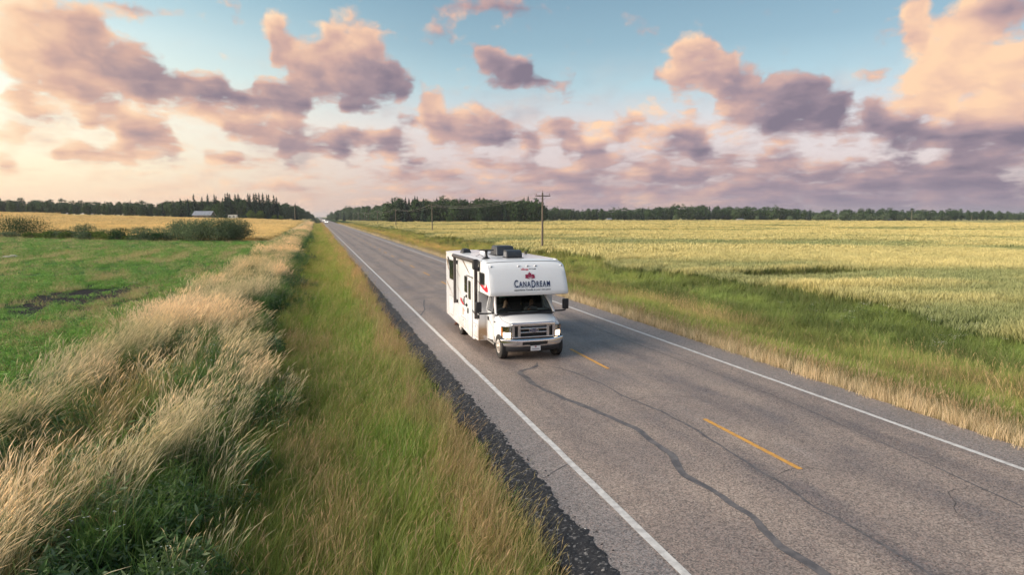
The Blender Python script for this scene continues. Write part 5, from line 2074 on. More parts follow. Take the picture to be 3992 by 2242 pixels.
def build_motorhome():
    R = empty('motorhome', (RVX, RVY, 0))
    put(R, 'white class C motorhome with lit headlights driving towards the camera', 'motorhome')
    body = link('coach_body', coach_mesh(), None, R)
    boolean_cut(body, [cyl((-HW, 4.27, .36), .47, .7), cyl((HW, 4.27, .36), .47, .7)])
    shade_auto(body, 30)

    def side(poly, name, mat, parent=R, d0=.003, d1=None, s=-1):
        """plate on the side wall: polygon in (v, z), from d0 proud (or to d1)"""
        mb = MB()
        a, b = s * (HW + .0005), s * (HW + d0)
        mb.prism(poly, min(a, b), max(a, b), 'X')
        return mb.build(name, mat, parent)

    def window(v0, v1, z0, z1, s=-1, r=.06, slider=False):
        w = side(rrect(v0, v1, z0, z1, r), 'window', FRAME, R, .016, s=s)
        p = side(rrect(v0 + .035, v1 - .035, z0 + .035, z1 - .035, r * .7), 'pane', DARKW, w, .019, s=s)
        if slider:
            MB().box((s * (HW + .019) - .002, v0 + .03, (z0 + z1) / 2 - .012), (s * (HW + .019) + .004, v1 - .03, (z0 + z1) / 2 + .012)).build('slider_bar', FRAME, w)
        return w
    window(4.95, 6.0, 1.93, 2.68)
    window(2.95, 3.36, 1.70, 2.28, slider=True)
    window(.52, 1.12, 2.21, 2.59)
    for v0, v1, z0, z1 in ((.52, 1.12, 2.21, 2.59), (2.2, 3.3, 1.7, 2.3), (4.6, 5.8, 1.7, 2.4)):
        window(v0, v1, z0, z1, 1)
    # rear
    rw = MB().prism(rrect(-.55, .55, 1.75, 2.4, .07), 6.762, 6.776, 'Y').build('window', FRAME, R)
    MB().prism(rrect(-.51, .51, 1.79, 2.36, .05), 6.777, 6.780, 'Y').build('pane', DARKW, rw)
    for u in (-1.05, 1.05):
        MB().box((u - .09, 6.76, .85), (u + .09, 6.80, 1.15)).build('tail_light', RED, R)
    MB().box((-1.2, 6.70, .36), (1.2, 6.90, .52)).build('rear_bumper', CHROME, R)
    MB().tube([(0, 5.9, 3.0), (0, 6.5, 3.0), (0, 6.7, 2.7)], .03, 6).build('rear_vent_pipe', BLACKP, R)
    # entry door
    door = side(rrect(2.20, 2.84, .26, 2.32, .09), 'entry_door', GEL, R, .012)
    fr = MB()
    o1, o2 = rrect(2.185, 2.855, .245, 2.335, .10), rrect(2.205, 2.835, .265, 2.315, .085)
    n = len(o1)
    fr.add([(-HW - .0135, a, b) for a, b in o1] + [(-HW - .0135, a, b) for a, b in o2], [(i, (i + 1) % n, n + (i + 1) % n, n + i) for i in range(n)])
    fr.build('door_seal', SEAM, door)
    dw = side(rrect(2.37, 2.71, 1.53, 2.17, .05), 'door_window', FRAME, door, .026)
    side(rrect(2.40, 2.68, 1.56, 2.14, .04), 'pane', DARKW, door, .029)
    MB().box((-HW - .05, 2.72, 1.02), (-HW - .013, 2.78, 1.20)).build('door_handle', BLACKP, door)
    g = MB().tube([(-HW, 3.05, 1.58), (-HW - .09, 3.05, 1.56), (-HW - .10, 3.05, 1.42), (-HW - .09, 3.05, 1.28), (-HW, 3.05, 1.26)], .022, 8).build('grab_handle', BLACKP, R)
    MB().box((-HW - .03, 3.0, 1.53), (-HW - .001, 3.1, 1.63)).build('mount', BLACKP, g)
    MB().box((-HW - .03, 3.0, 1.21), (-HW - .001, 3.1, 1.31)).build('mount', BLACKP, g)
    MB().box((-HW - .05, 2.05, 2.31), (-HW - .001, 2.95, 2.33)).build('door_drip_rail', CHAR, R)
    # lockers: panel gaps and latches
    for (v0, v1, z0, z1) in ((1.46, 2.08, .40, .80), (3.2, 3.98, .42, .73), (5.3, 6.1, .55, 1.25)):
        lk = side(rrect(v0, v1, z0, z1, .04), 'locker_door', GEL, R, .006)
        q1, q2 = rrect(v0 - .012, v1 + .012, z0 - .012, z1 + .012, .045), rrect(v0, v1, z0, z1, .04)
        n = len(q1)
        MB().add([(-HW - .0045, a, b) for a, b in q1] + [(-HW - .0045, a, b) for a, b in q2], [(i, (i + 1) % n, n + (i + 1) % n, n + i) for i in range(n)]).build('gap', SEAM, lk)
        MB().lathe([(-.012, .0001), (-.012, .02), (0, .02)], (-HW - .006, (v0 + v1) / 2, z1 - .08), 'X', 10).build('latch', BLACKP, lk)
    for k in range(4):
        MB().box((-HW - .008, 3.55, 1.30 + k * .035), (-HW - .002, 3.95, 1.312 + k * .035)).build('fridge_vent_slat', SEAM, R)
    MB().box((-HW - .012, 3.6, .85), (-HW - .002, 3.66, 1.12)).build('side_marker', AMBER, R)
    # awning
    aw = empty('awning', (0, 0, 0))
    aw.parent = R
    MB().tube([(-1.42, 1.13, 2.92), (-1.42, 4.58, 2.92)], .068, 14).build('awning_tube', AWN, aw)
    for v, z0 in ((1.24, 1.06), (4.50, 1.16)):
        a = MB().box((-1.435, v - .045, z0), (-1.34, v + .045, 2.86)).build('awning_arm', AWN, aw)
        MB().box((-1.345, v - .035, z0), (-HW - .001, v + .035, z0 + .12)).build('arm_foot', BLACKP, aw)
        MB().box((-1.345, v - .035, 2.6), (-HW - .001, v + .035, 2.74)).build('arm_bracket', BLACKP, aw)
    bevel(MB().box((-1.50, 1.10, 2.66), (-1.33, 1.30, 2.99)).build('awning_motor', BLACKP, aw), .03)
    MB().box((-HW - .03, 1.0, 2.935), (-HW + .03, 6.6, 2.965)).build('roof_gutter', GEL, R)
    MB().box((HW - .03, 1.0, 2.935), (HW + .03, 6.6, 2.965)).build('roof_gutter', GEL, R)
    # seam where cap meets roof
    us = np.linspace(-HW + .05, HW - .05, 21)
    MB().tube([(u, .50 + bow(u, .50), 2.946 - .045 * (abs(u) / HW) ** 4) for u in us], .008, 5).build('cap_seam', SEAM, R)
    # ---- graphics on the left side
    S = lambda poly, nm, mt: side(poly, nm, mt, R, .0035)
    S([(1.32, 2.245), (1.0, 2.14), (.70, 2.065), (.40, 2.022), (.18, 2.03), (.13, 2.08), (.20, 2.18), (.42, 2.31), (.40, 2.185), (.50, 2.135), (.78, 2.165), (1.10, 2.225)], 'red_swoosh', RED)
    S([(1.18, 2.205), (.52, 2.195), (.52, 2.165), (1.10, 2.175)], 'red_bar', RED)
    S([(1.55, 2.30), (1.18, 2.22), (1.18, 2.205), (1.56, 2.275)], 'charcoal_stripe', CHAR)
    S([(4.18, 1.42), (3.97, 1.37), (3.90, 1.41), (3.44, 1.20), (3.74, 1.21), (4.05, 1.30)], 'red_flash', RED)
    S([(3.77, 2.80), (3.52, 2.80), (2.66, 2.41), (2.52, 2.36), (2.64, 2.43)], 'bronze_stripe', BROWNV)
    S([(4.86, 2.40), (4.76, 2.38), (4.10, 2.15), (4.14, 2.18)], 'charcoal_stripe', CHAR)
    S([(4.80, 1.84), (4.42, 1.74), (3.76, 1.47), (4.38, 1.70)], 'bronze_stripe', BROWNV)
    S([(6.70, 1.86), (6.10, 1.62), (5.93, 1.50), (5.22, 1.25), (5.75, 1.47), (6.45, 1.66)], 'bronze_stripe', BROWNV)
    S([(6.47, 2.77), (6.22, 2.77), (6.03, 2.69), (6.06, 2.42), (6.30, 2.56)], 'charcoal_stripe', CHAR)
    S([(6.66, 2.66), (6.38, 2.66), (6.07, 2.24), (6.30, 2.30)], 'bronze_stripe', BROWNV)
    S([(3.20, 1.345), (2.87, 1.275), (2.87, 1.225)], 'charcoal_swoosh', CHAR)
    S([(2.19, 1.225), (1.47, 1.10), (1.47, .965), (1.90, 1.10), (2.19, 1.165)], 'charcoal_swoosh', CHAR)
    S([(3.25, 1.12), (2.87, .975), (3.10, 1.05)], 'charcoal_stripe', CHAR)
    S([(3.55, 1.06), (3.47, 1.06), (3.40, .99), (3.50, .99)], 'red_mark', RED)
    S([(2.30, .3), (2.29, .3), (2.29, 1.0), (2.30, 1.0)], 'panel_line', SEAM)
    # ---- lettering on the cap (left and right as seen from the front)
    def place_text(txt, size, u0, z0, it=0.0, bold=0.0, xs=1.0, mirror=False, tilt=0.0, spacing=1.0):
        v, f = font_mesh(txt, size, it, bold, xs, spacing)
        if mirror:
            w = max(a for a, b in v)
            v = [(w - a, b) for a, b in v]
        return ([(u0 + a, z0 + b + tilt * a) for a, b in v], f), max(a for a, b in v)
    polys = []
    u = -.485
    zb = 2.182
    for ch, big in (('C', 1), ('A', 0), ('N', 0), ('A', 0), ('D', 1), ('R', 0), ('E', 0), ('A', 0), ('M', 0)):
        sz = .300 if big else .235
        if ch == 'C':
            zz = zb + .01
        else:
            zz = zb + (.012 if not big else -.006)
        P_, w = place_text(ch, sz, u, zz, 0.12, .007, .86)
        polys.append(P_)
        u += w + .022
    wtot = u + .485
    sc_ = 1.20 / wtot
    polys = [([(-.50 + (a + .485) * sc_, b) for a, b in v], f) for v, f in polys]
    shadow = [([(a - .012, b - .014) for a, b in v], f) for v, f in polys]
    shadow2 = [([(a - .022, b - .024) for a, b in v], f) for v, f in polys]
    decal_front(shadow2, 'cap_lettering_edge', pmat('grey_blue_vinyl', (.16, .22, .34), .4), R, .003)
    decal_front(shadow, 'cap_lettering_shadow', pmat('white_vinyl', (.82, .84, .86), .35), R, .005)
    decal_front(polys, 'cap_lettering', NAVY, R, .008)
    t_, w = place_text('experience Canada at your own pace', .098, 0, 0, .25, .0025, .80, spacing=1.08)
    k = 1.18 / w
    decal_front([([(-.51 + a * k, 2.085 + b * .78) for a, b in t_[0]], t_[1])], 'cap_tagline', CHAR, R, .005)
    t_, w = place_text('apollo', .085, 0, 0, 0, .002, 1.0, True)
    decal_front([([(-.20 + a * .24 / w, 2.690 + b) for a, b in t_[0]], t_[1])], 'mirrored_sticker_text', RED, R, .005)
    decal_front([([(.06, 2.735), (.06, 2.715), (.19, 2.730), (.205, 2.738)], [(0, 1, 2, 3)]), ([(.15, 2.705), (.29, 2.712), (.29, 2.742)], [(0, 1, 2)])], 'sticker_arrow', CHAR, R, .005)
    # maple leaf emblem
    half = [(0, 1.0), (.13, .74), (.27, .82), (.22, .42), (.44, .62), (.50, .50), (.76, .55), (.66, .28), (.78, .18), (.42, -.02), (.80, -.08), (.40, -.20), (.10, -.28), (0, -.26)]
    lp = half + [(-a, b) for a, b in half[::-1][1:-1]]
    cx, cz, ls = .055, 2.470, .200
    leaf = [(cx + a * ls * 1.05, cz + b * ls * .86) for a, b in lp]
    bm = bmesh.new()
    vs = [bm.verts.new((a, 0, b)) for a, b in leaf]
    fce = bm.faces.new(vs)
    tri = bmesh.ops.triangulate(bm, faces=[fce])
    bm.verts.index_update()
    fs = [tuple(v.index for v in f.verts) for f in bm.faces]
    bm.free()
    decal_front([([(cx + (a - cx) * 1.12, cz + (b - cz) * 1.10) for a, b in leaf], fs)], 'leaf_border', pmat('white_vinyl', (.82, .84, .86), .35), R, .004)
    decal_front([(leaf, fs)], 'leaf_emblem', CRIMSON, R, .007)
    vein = []
    for a, b in ((0, .80), (.40, .50), (-.40, .50), (.62, .36), (-.62, .36), (.60, -.06), (-.60, -.06), (.30, .30), (-.30, .30)):
        p0, p1 = np.array([cx, cz - .22 * ls]), np.array([cx + a * ls, cz + b * ls * .86])
        d = p1 - p0
        nn = np.array([-d[1], d[0]]) / np.linalg.norm(d) * .0038
        vein.append(([tuple(p0 - nn), tuple(p0 + nn), tuple(p1)], [(0, 1, 2)]))
    decal_front(vein, 'leaf_vein', pmat('white_vinyl', (.82, .84, .86), .35), R, .009)
    # clearance lamps
    for u in (-1.13, -.25, .03, .30, 1.17):
        z = 2.80
        v = cap_v(u, z)
        MB().lathe([(-.012, .0001), (-.010, .035), (-.002, .045), (.02, .045)], (u, v, z), 'Y', 14).build('clearance_light', GEL, R)
        MB().lathe([(-.017, .0001), (-.015, .018), (-.008, .020)], (u, v, z), 'Y', 10).build('clearance_lens', LEDBLK, R)

    # ---- roof equipment
    def shell(name, u0, u1, v0, v1, z0, z1, tap, slope, mat, parent=R):
        mb = MB()
        mb.add([(u0, v0, z0), (u1, v0, z0), (u1, v1, z0), (u0, v1, z0), (u0 + tap, v0 + slope, z1), (u1 - tap, v0 + slope, z1), (u1 - tap, v1 - tap, z1), (u0 + tap, v1 - tap, z1)],
               [(3, 2, 1, 0), (4, 5, 6, 7), (0, 1, 5, 4), (1, 2, 6, 5), (2, 3, 7, 6), (3, 0, 4, 7)])
        return shade_auto(bevel(mb.build(name, mat, parent), .05, 4, 20), 40)
    rz = 3.005
    ac = shell('air_conditioner', -.36, .36, 2.45, 3.35, rz, rz + .33, .06, .22, pmat('dark_shroud', (.035, .038, .045), .4))
    MB().box((-.40, 2.41, rz - .004), (.40, 3.39, rz + .02)).build('base_gasket', BLACKP, ac)
    fan = empty('roof_fan_cover', (0, 0, 0))
    fan.parent = R
    q = [(1.28, rz - .02), (1.27, rz + .10), (1.31, rz + .18), (1.42, rz + .235), (1.58, rz + .25), (1.72, rz + .235), (1.74, rz - .02)]
    shade_auto(MB().prism(q, -.32, .18, 'X').build('cover', pmat('dark_shroud', (.035, .038, .045), .4), fan), 40)
    MB().prism([(a, b - .004) for a, b in rrect(1.34, 1.68, rz + .03, rz + .19, .05)], -.332, -.3205, 'X').build('grille', pmat('silver_mesh', (.30, .30, .32), .4, .6), fan)
    MB().box((-.36, 1.22, rz - .004), (.22, 1.80, rz + .012)).build('flange', BLACKP, fan)
    rv = shell('roof_vent', -1.08, -.70, 4.62, 5.10, rz - .03, rz + .14, .07, .07, BLACKP)
    MB().lathe([(0, .001), (.02, .02), (.0, .03)], (-.89, 4.86, rz + .14), 'Z', 8).build('knob', METAL, rv)
    sk = shell('skylight', -.50, -.02, 3.75, 4.35, rz - .02, rz + .10, .03, .03, GEL)
    MB().box((-.47, 3.78, rz + .115), (-.05, 4.30, rz + .13)).build('lid', pmat('bronze_acrylic', (.10, .05, .05), .15), sk)
    MB().box((-.36, 3.85, rz + .10), (-.30, 3.95, rz + .116)).build('hinge', METAL, sk)
    an = empty('tv_antenna', (0, 0, 0))
    an.parent = R
    MB().lathe([(0, .16), (.015, .13), (.05, .06), (.12, .04), (.22, .04), (.26, .06), (.27, .001)], (-.98, 1.45, rz - .02), 'Z', 16).build('mast', BLACKP, an)
    w_ = MB()
    w_.prism([(-1.20, 1.36), (-.76, 1.33), (-.73, 1.45), (-.76, 1.57), (-1.20, 1.54)], rz + .245, rz + .275, 'Z')
    bevel(w_.build('antenna_wing', BLACKP, an), .01)
    MB().tube([(-1.0, 1.6, rz), (-1.08, 1.9, rz + .10), (-1.12, 2.2, rz + .02), (-1.05, 2.6, rz)], .008, 5).build('cable', BLACKP, an)
    pv = MB().lathe([(0, .07), (.02, .05), (.10, .045), (.105, .075), (.13, .07), (.135, .001)], (1.0, 3.4, rz - .045), 'Z', 12).build('plumbing_vent', pmat('olive_cap', (.10, .09, .06), .6), R)
    MB().box((.85, 4.55, rz - .05), (1.20, 4.95, rz + .05)).build('refrigerator_vent', BLACKP, R)

    # ---- cab
    st = [(-.42, .80, 1.105, .62, .10), (-.40, .90, 1.125, .55, .04), (-.34, .945, 1.145, .50, .0), (-.2, .968, 1.172, .45, .0), (.05, .985, 1.225, .42, .0), (.33, .992, 1.300, .42, .0), (.55, .995, 1.32, .42, .0)]
    V, nsec = [], 0
    for (v, w, t, b, fwd) in st:
        halfp = [(w, b), (w * 1.0, .62), (w * 1.005, .80), (w * .995, .95), (w * .972, t - .13), (w * .925, t - .055), (w * .84, t - .018), (w * .66, t + .002), (w * .58, t + .016), (w * .3, t + .026), (0, t + .03)]
        sec = [(-a, v + .14 * (abs(a) / .95) ** 4 * (1 if v < -.3 else max(0, (.05 - v) / .35)), z) for a, z in halfp] + [(a, v + .14 * (abs(a) / .95) ** 4 * (1 if v < -.3 else max(0, (.05 - v) / .35)), z) for a, z in halfp[::-1][1:]]
        nsec = len(sec)
        V += sec
    mb = MB()
    fs = []
    for i in range(len(st) - 1):
        for k in range(nsec):
            fs.append((i * nsec + k, i * nsec + (k + 1) % nsec, (i + 1) * nsec + (k + 1) % nsec, (i + 1) * nsec + k))
    mb.add(V, fs)
    mb.add(V[:nsec], [tuple(range(nsec))[::-1]])
    mb.add(V[-nsec:], [tuple(range(nsec))])
    cab = mb.build('cab_nose', GEL, R)
    bm = bmesh.new()
    bm.from_mesh(cab.data)
    bmesh.ops.remove_doubles(bm, verts=bm.verts, dist=1e-5)
    bmesh.ops.recalc_face_normals(bm, faces=bm.faces)
    bm.to_mesh(cab.data)
    bm.free()
    boolean_cut(cab, [cyl((-1.0, 0, .40), .455, .62), cyl((1.0, 0, .40), .455, .62)])
    shade_auto(cab, 36)
    # hood shut lines
    for s_ in (-1, 1):
        MB().tube([(s_ * .70, -.41, 1.11), (s_ * .80, -.28, 1.145), (s_ * .86, -.05, 1.165), (s_ * .885, .30, 1.265)], .005, 4).build('hood_gap', SEAM, R)
    # wheel arch liners
    for s_ in (-1, 1):
        for v, rr, d in ((0, .450, .30), (4.27, .465, .34)):
            arc = [(v + (rr - .004) * math.cos(rad(a)), (.40 if v == 0 else .36) + (rr - .004) * math.sin(rad(a))) for a in range(-12, (157 if v == 0 else 193), 12)]
            w0 = (.70 if v == 0 else .93)
            w1 = (.955 if v == 0 else HW - .01)
            m_ = MB()
            m_.add([(s_ * w0, a, b) for a, b in arc] + [(s_ * (w1 if a > -.2 or v else .86), a, b) for a, b in arc], [(i, i + 1, len(arc) + i + 1, len(arc) + i) for i in range(len(arc) - 1)])
            m_.add([(s_ * (w0 + .004), a, b) for a, b in arc], [tuple(range(len(arc)))])
            m_.build('wheel_arch', pmat('arch_liner', (.035, .022, .020), .8), R)
    for s_ in (-1, 1):
        sd_ = 'passenger side' if s_ < 0 else 'driver side'
        # door with upper frame
        d = MB()
        d.prism([(.50, .47), (1.395, .38), (1.395, 1.335), (.50, 1.325)], s_ * .955, s_ * .998, 'X')
        door = d.build('cab_door', GEL, R)
        bevel(door, .012, 2)
        MB().tube([(s_ * 1.0, .56, .48), (s_ * 1.0, .545, .9), (s_ * 1.0, .55, 1.32)], .005, 4).build('door_gap', SEAM, door)
        MB().tube([(s_ * 1.0, 1.28, .42), (s_ * 1.0, 1.28, 1.32)], .005, 4).build('door_gap', SEAM, door)
        bevel(MB().box((s_ * .998 - .002, 1.06, 1.02), (s_ * .998 + s_ * .03 + .002, 1.17, 1.14)).build('door_handle', BLACKP, door), .01)
        MB().prism([(1.06, 1.05), (1.02, 1.04), (.58, .86), (.95, .98)], s_ * .9985, s_ * 1.0015, 'X').build('charcoal_swoosh', CHAR, door)
        MB().box((s_ * .998 - .006, .36, 1.055), (s_ * .998 + .006, .47, 1.09)).build('fender_badge', BLACKP, R)
        # pillars and side glass
        A0, A1 = Vector((s_ * .965, .36, 1.32)), Vector((s_ * .80, .98, 1.93))
        MB().tube([A0, A0.lerp(A1, .5) + Vector((s_ * .018, 0, .01)), A1], .042, 8).build('a_pillar', GEL, R)
        B0, B1 = Vector((s_ * .975, 1.36, 1.32)), Vector((s_ * .86, 1.36, 1.94))
        MB().tube([B0, B1], .05, 8).build('b_pillar', GEL, R)
        gl = MB()
        gl.add([(s_ * .978, .46, 1.33), (s_ * .978, 1.33, 1.33), (s_ * .862, 1.33, 1.94), (s_ * .815, 1.01, 1.94)], [(0, 1, 2, 3)])
        gl.build('door_glass', clear_glass('side_glass', (.34, .38, .38)) if 'sg' not in MATS else MATS['sg'], R)
        MB().tube([(s_ * .982, .42, 1.345), (s_ * .982, .60, 1.40), (s_ * .95, .56, 1.50)], .03, 6).build('mirror_sail', BLACKP, R)
        MB().tube([(s_ * .98, .45, 1.335), (s_ * .98, 1.33, 1.335)], .016, 6).build('window_rubber', BLACKP, R)
        # mirror
        mr = empty('door_mirror', (0, 0, 0))
        mr.parent = R
        hsg = MB()
        hsg.box((s_ * 1.46 - .10, .57, 1.355), (s_ * 1.46 + .10, .69, 1.69))
        shade_auto(bevel(hsg.build('mirror_housing', BLACKP, mr), .035, 3), 40)
        MB().box((s_ * 1.46 - .08, .692, 1.38), (s_ * 1.46 + .08, .697, 1.665)).build('mirror_glass', CHROME, mr)
        MB().tube([(s_ * .99, .52, 1.33), (s_ * 1.2, .58, 1.315), (s_ * 1.44, .63, 1.315), (s_ * 1.46, .63, 1.36)], .026, 8).build('mirror_arm', BLACKP, mr)
        # running board
        bevel(MB().box((s_ * .80 if s_ > 0 else -1.01, .48, .33), (1.01 if s_ > 0 else -.80, 1.37, .385)).build('running_board', pmat('alloy_step', (.42, .40, .38), .45, .6), R), .012)
        MB().box((s_ * .99 - .012, .395, .22), (s_ * .99 + .012, .415, .62)).build('mud_flap', BLACKP, R)
    # windshield, curved
    g = MB()
    nu, nv = 13, 5
    vs = []
    for j in range(nv):
        t = j / (nv - 1)
        for i in range(nu):
            f = -1 + 2 * i / (nu - 1)
            w = .945 * (1 - t) + .795 * t
            vs.append((f * w, .335 + .62 * t + .10 * abs(f) ** 2.5 - .02 * math.sin(t * math.pi), 1.325 + .61 * t))
    fs = [(j * nu + i, j * nu + i + 1, (j + 1) * nu + i + 1, (j + 1) * nu + i) for j in range(nv - 1) for i in range(nu - 1)]
    g.add(vs, fs, 0, True)
    ws = g.build('windshield', WSHIELD, R)
    edge = [vs[i] for i in range(nu)]
    MB().tube([(a, b - .004, c) for a, b, c in edge], .028, 6).build('windshield_rubber', BLACKP, ws)
    for s_ in (0, nu - 1):
        MB().tube([(vs[j * nu + s_][0], vs[j * nu + s_][1] - .006, vs[j * nu + s_][2]) for j in range(nv)], .022, 6).build('windshield_rubber', BLACKP, ws)
    for u0, u1 in ((-.78, -.12), (-.02, .68)):
        MB().tube([(u0, .31, 1.325), (u0 + .1, .33, 1.35), (u1, .345, 1.365)], .009, 5).build('wiper', BLACKP, R)
    MB().prism([(-.93, 1.312), (.93, 1.312), (.90, 1.334), (-.90, 1.334)], .20, .33, 'Y').build('cowl_panel', BLACKP, R)
    # interior
    MB().prism([(.40, 1.0), (.40, 1.318), (.70, 1.36), (.86, 1.30), (.86, .9)], -.93, .93, 'X').build('dashboard', INTERIOR, R)
    MB().box((-.97, 1.355, .40), (.97, 1.375, 1.945)).build('cab_bulkhead', INTERIOR, R)
    MB().box((-.80, .60, 1.905), (.80, 1.36, 1.918)).build('headliner', INTERIOR, R)
    MB().box((-.95, .6, .45), (.95, 1.36, .50)).build('cab_floor', INTERIOR, R)
    MB().prism([(-.74, 1.90), (-.16, 1.90), (-.18, 1.78), (-.72, 1.76)], .845, .855, 'Y').build('sun_visor', GREENT, R)
    bevel(MB().box((-.13, .80, 1.74), (.12, .83, 1.80)).build('rear_view_mirror', BLACKP, R), .012)
    MB().tube([(0, .82, 1.74), (0, .82, 1.60)], .004, 4).build('mirror_cord', pmat('tan_cord', (.4, .3, .2), .7), R)
    MB().lathe([(0, .001), (.02, .016), (.06, .02), (.09, .001)], (0, .82, 1.51), 'Z', 8).build('hanging_charm', pmat('tan_cord', (.4, .3, .2), .7), R)
    swh = MB()
    c0 = Vector((.45, .90, 1.30))
    ring = []
    for k in range(25):
        a = 2 * math.pi * k / 24
        ring.append(c0 + Vector((.185 * math.cos(a), .07 * math.sin(a), .17 * math.sin(a))))
    swh.tube(ring, .016, 6, cap=False)
    swh.tube([c0, c0 + Vector((0, -.16, -.08))], .03, 6)
    swh.build('steering_wheel', BLACKP, R)
    for u in (-.45, .45):
        sb = MB()
        sb.box((u - .25, .92, .62), (u + .25, 1.34, .80))
        seat = empty('cab_seat', (0, 0, 0))
        seat.parent = R
        bevel(sb.build('seat_cushion', SEATM, seat), .05, 3)
        bk = MB()
        bk.prism([(1.20, .78), (1.33, .78), (1.345, 1.48), (1.26, 1.50)], u - .24, u + .24, 'X')
        bevel(bk.build('seat_back', SEATM, seat), .04, 3)
        hd = MB()
        hd.box((u - .13, 1.25, 1.52), (u + .13, 1.34, 1.70))
        bevel(hd.build('headrest', SEATM, seat), .04, 3)
    MB().box((.52, .70, 1.36), (.80, .705, 1.40)).build('windshield_sticker', pmat('white_vinyl', (.82, .84, .86), .35), R)

    # ---- front end
    gr = empty('grille', (0, 0, 0))
    gr.parent = R
    gv = -.445
    MB().box((-.64, gv + .05, .69), (.64, gv + .06, 1.10)).build('grille_mesh', pmat('grille_black', (.012, .012, .014), .5), gr)
    shade_auto(bevel(MB().prism([(-.69, .665), (-.69, .72), (.69, .72), (.69, .665)], gv - .01, gv + .09, 'Y').build('lower_frame', CHROME, gr), .012, 2), 40)
    shade_auto(bevel(MB().prism([(-.70, 1.045), (-.70, 1.10), (-.66, 1.142), (.66, 1.142), (.70, 1.10), (.70, 1.045)], gv - .025, gv + .10, 'Y').build('upper_frame', CHROME, gr), .018, 3), 40)
    for s_ in (-1, 1):
        for a, b in ((.605, .695), (.415, .505)):
            bevel(MB().box((min(s_ * a, s_ * b), gv - .008, .71), (max(s_ * a, s_ * b), gv + .07, 1.055)).build('upright', CHROME, gr), .01)
    for z in (.845, .965):
        bevel(MB().box((-.42, gv - .012, z - .022), (.42, gv + .05, z + .022)).build('bar', CHROME, gr), .012)
    for z in (.75, .79, .89, .93, 1.01):
        MB().box((-.41, gv + .02, z - .006), (.41, gv + .045, z + .006)).build('slat', BLACKP, gr)
    em = MB()
    n = 28
    for (rx, rz_, y0, y1) in ((.150, .068, gv - .03, gv - .005),):
        em.prism([(rx * math.cos(2 * math.pi * k / n), .905 + rz_ * math.sin(2 * math.pi * k / n)) for k in range(n)], y0, y1, 'Y')
    e = em.build('emblem', CHROME, gr)
    MB().prism([(.132 * math.cos(2 * math.pi * k / n), .905 + .053 * math.sin(2 * math.pi * k / n)) for k in range(n)], gv - .034, gv - .030, 'Y').build('emblem_oval', pmat('emblem_blue', (.012, .03, .10), .25), gr)
    v, f = font_mesh('Ford', .085, .3, .001, 1.15)
    w = max(a for a, b in v)
    MB().add([(a - w / 2, gv - .0365, .880 + b * .9) for a, b in v], f).build('emblem_script', CHROME, gr)
    for s_ in (-1, 1):
        hl = empty('headlight', (0, 0, 0))
        hl.parent = R
        hl['label'] = 'lit headlight on the %s side of the grille' % ('passenger' if s_ < 0 else 'driver')

        def hv(u):
            return -.445 + .19 * max(0, (abs(u) - .70) / .26) ** 1.8
        us_ = np.linspace(.705, .962, 7)

        def panel(z0, z1, off, name, mat, u0=.705, u1=.962):
            uu = np.linspace(u0, u1, 7)
            m_ = MB()
            vs_ = [(s_ * q, hv(q) + off, z) for z in (z0, z1) for q in uu]
            m_.add(vs_, [(i, i + 1, 8 + i, 7 + i) for i in range(6)], 0, True)
            return m_.build(name, mat, hl)
        panel(.685, 1.025, .050, 'bezel', pmat('bezel_dark', (.10, .09, .09), .3, .5))
        panel(.855, 1.015, .035, 'reflector', CHROME)
        panel(.70, .850, .030, 'lamp', LAMPON, .725, .915)
        panel(.74, 1.0, .032, 'turn_signal', AMBER, .932, .957)
        panel(.68, 1.03, .008, 'lens', LENS)
        for z in (.678, 1.032):
            MB().tube([(s_ * q, hv(q) + .012, z) for q in us_], .009, 5).build('bezel_edge', BLACKP, hl)
    # bumper
    def bvv(u):
        return -.60 + .30 * (abs(u) / 1.0) ** 3.2
    uu = np.linspace(-1.0, 1.0, 25)
    b = MB()
    prof = [(.03, .665), (.0, .655), (-.012, .62), (-.012, .47), (.0, .44), (.04, .43)]
    vs_ = [(q, bvv(q) + dv, z) for q in uu for dv, z in prof]
    m_ = len(prof)
    b.add(vs_, [(i * m_ + k, i * m_ + k + 1, (i + 1) * m_ + k + 1, (i + 1) * m_ + k) for i in range(24) for k in range(m_ - 1)], 0, True)
    bp = b.build('bumper', CHROME, R)
    b = MB()
    prof = [(.015, .445), (.005, .40), (.015, .31), (.06, .275), (.14, .27)]
    vs_ = [(q * .97, bvv(q) + dv, z) for q in uu for dv, z in prof]
    m_ = len(prof)
    b.add(vs_, [(i * m_ + k, i * m_ + k + 1, (i + 1) * m_ + k + 1, (i + 1) * m_ + k) for i in range(24) for k in range(m_ - 1)], 0, True)
    b.build('lower_valance', BLACKP, bp)
    b = MB()
    vs_ = [(q, bvv(q) - .0145, z) for q in np.linspace(-.40, .40, 9) for z in (.49, .585)]
    b.add(vs_, [(2 * i, 2 * i + 1, 2 * i + 3, 2 * i + 2) for i in range(8)]).build('air_slot', pmat('grille_black', (.012, .012, .014), .5), bp)
    MB().box((-.99, -.30, .62), (.99, -.25, .68)).build('bumper_filler', BLACKP, bp)
    pl = MB().box((-.155, bvv(0) - .045, .315), (.155, bvv(0) - .035, .465)).build('licence_plate', PLATE, R)
    v, f = font_mesh('CanaDream', .055, 0, .001, 1.0)
    w = max(a for a, b in v)
    MB().add([((a - w / 2) * .25 / w, bvv(0) - .0465, .352 + b) for a, b in v], f).build('plate_text', NAVY, pl)
    MB().add([((a - cx) * .22, bvv(0) - .0465, .43 + (b_ - cz) * .22) for a, b_ in leaf], fs_leaf(leaf)).build('plate_leaf', CRIMSON, pl)
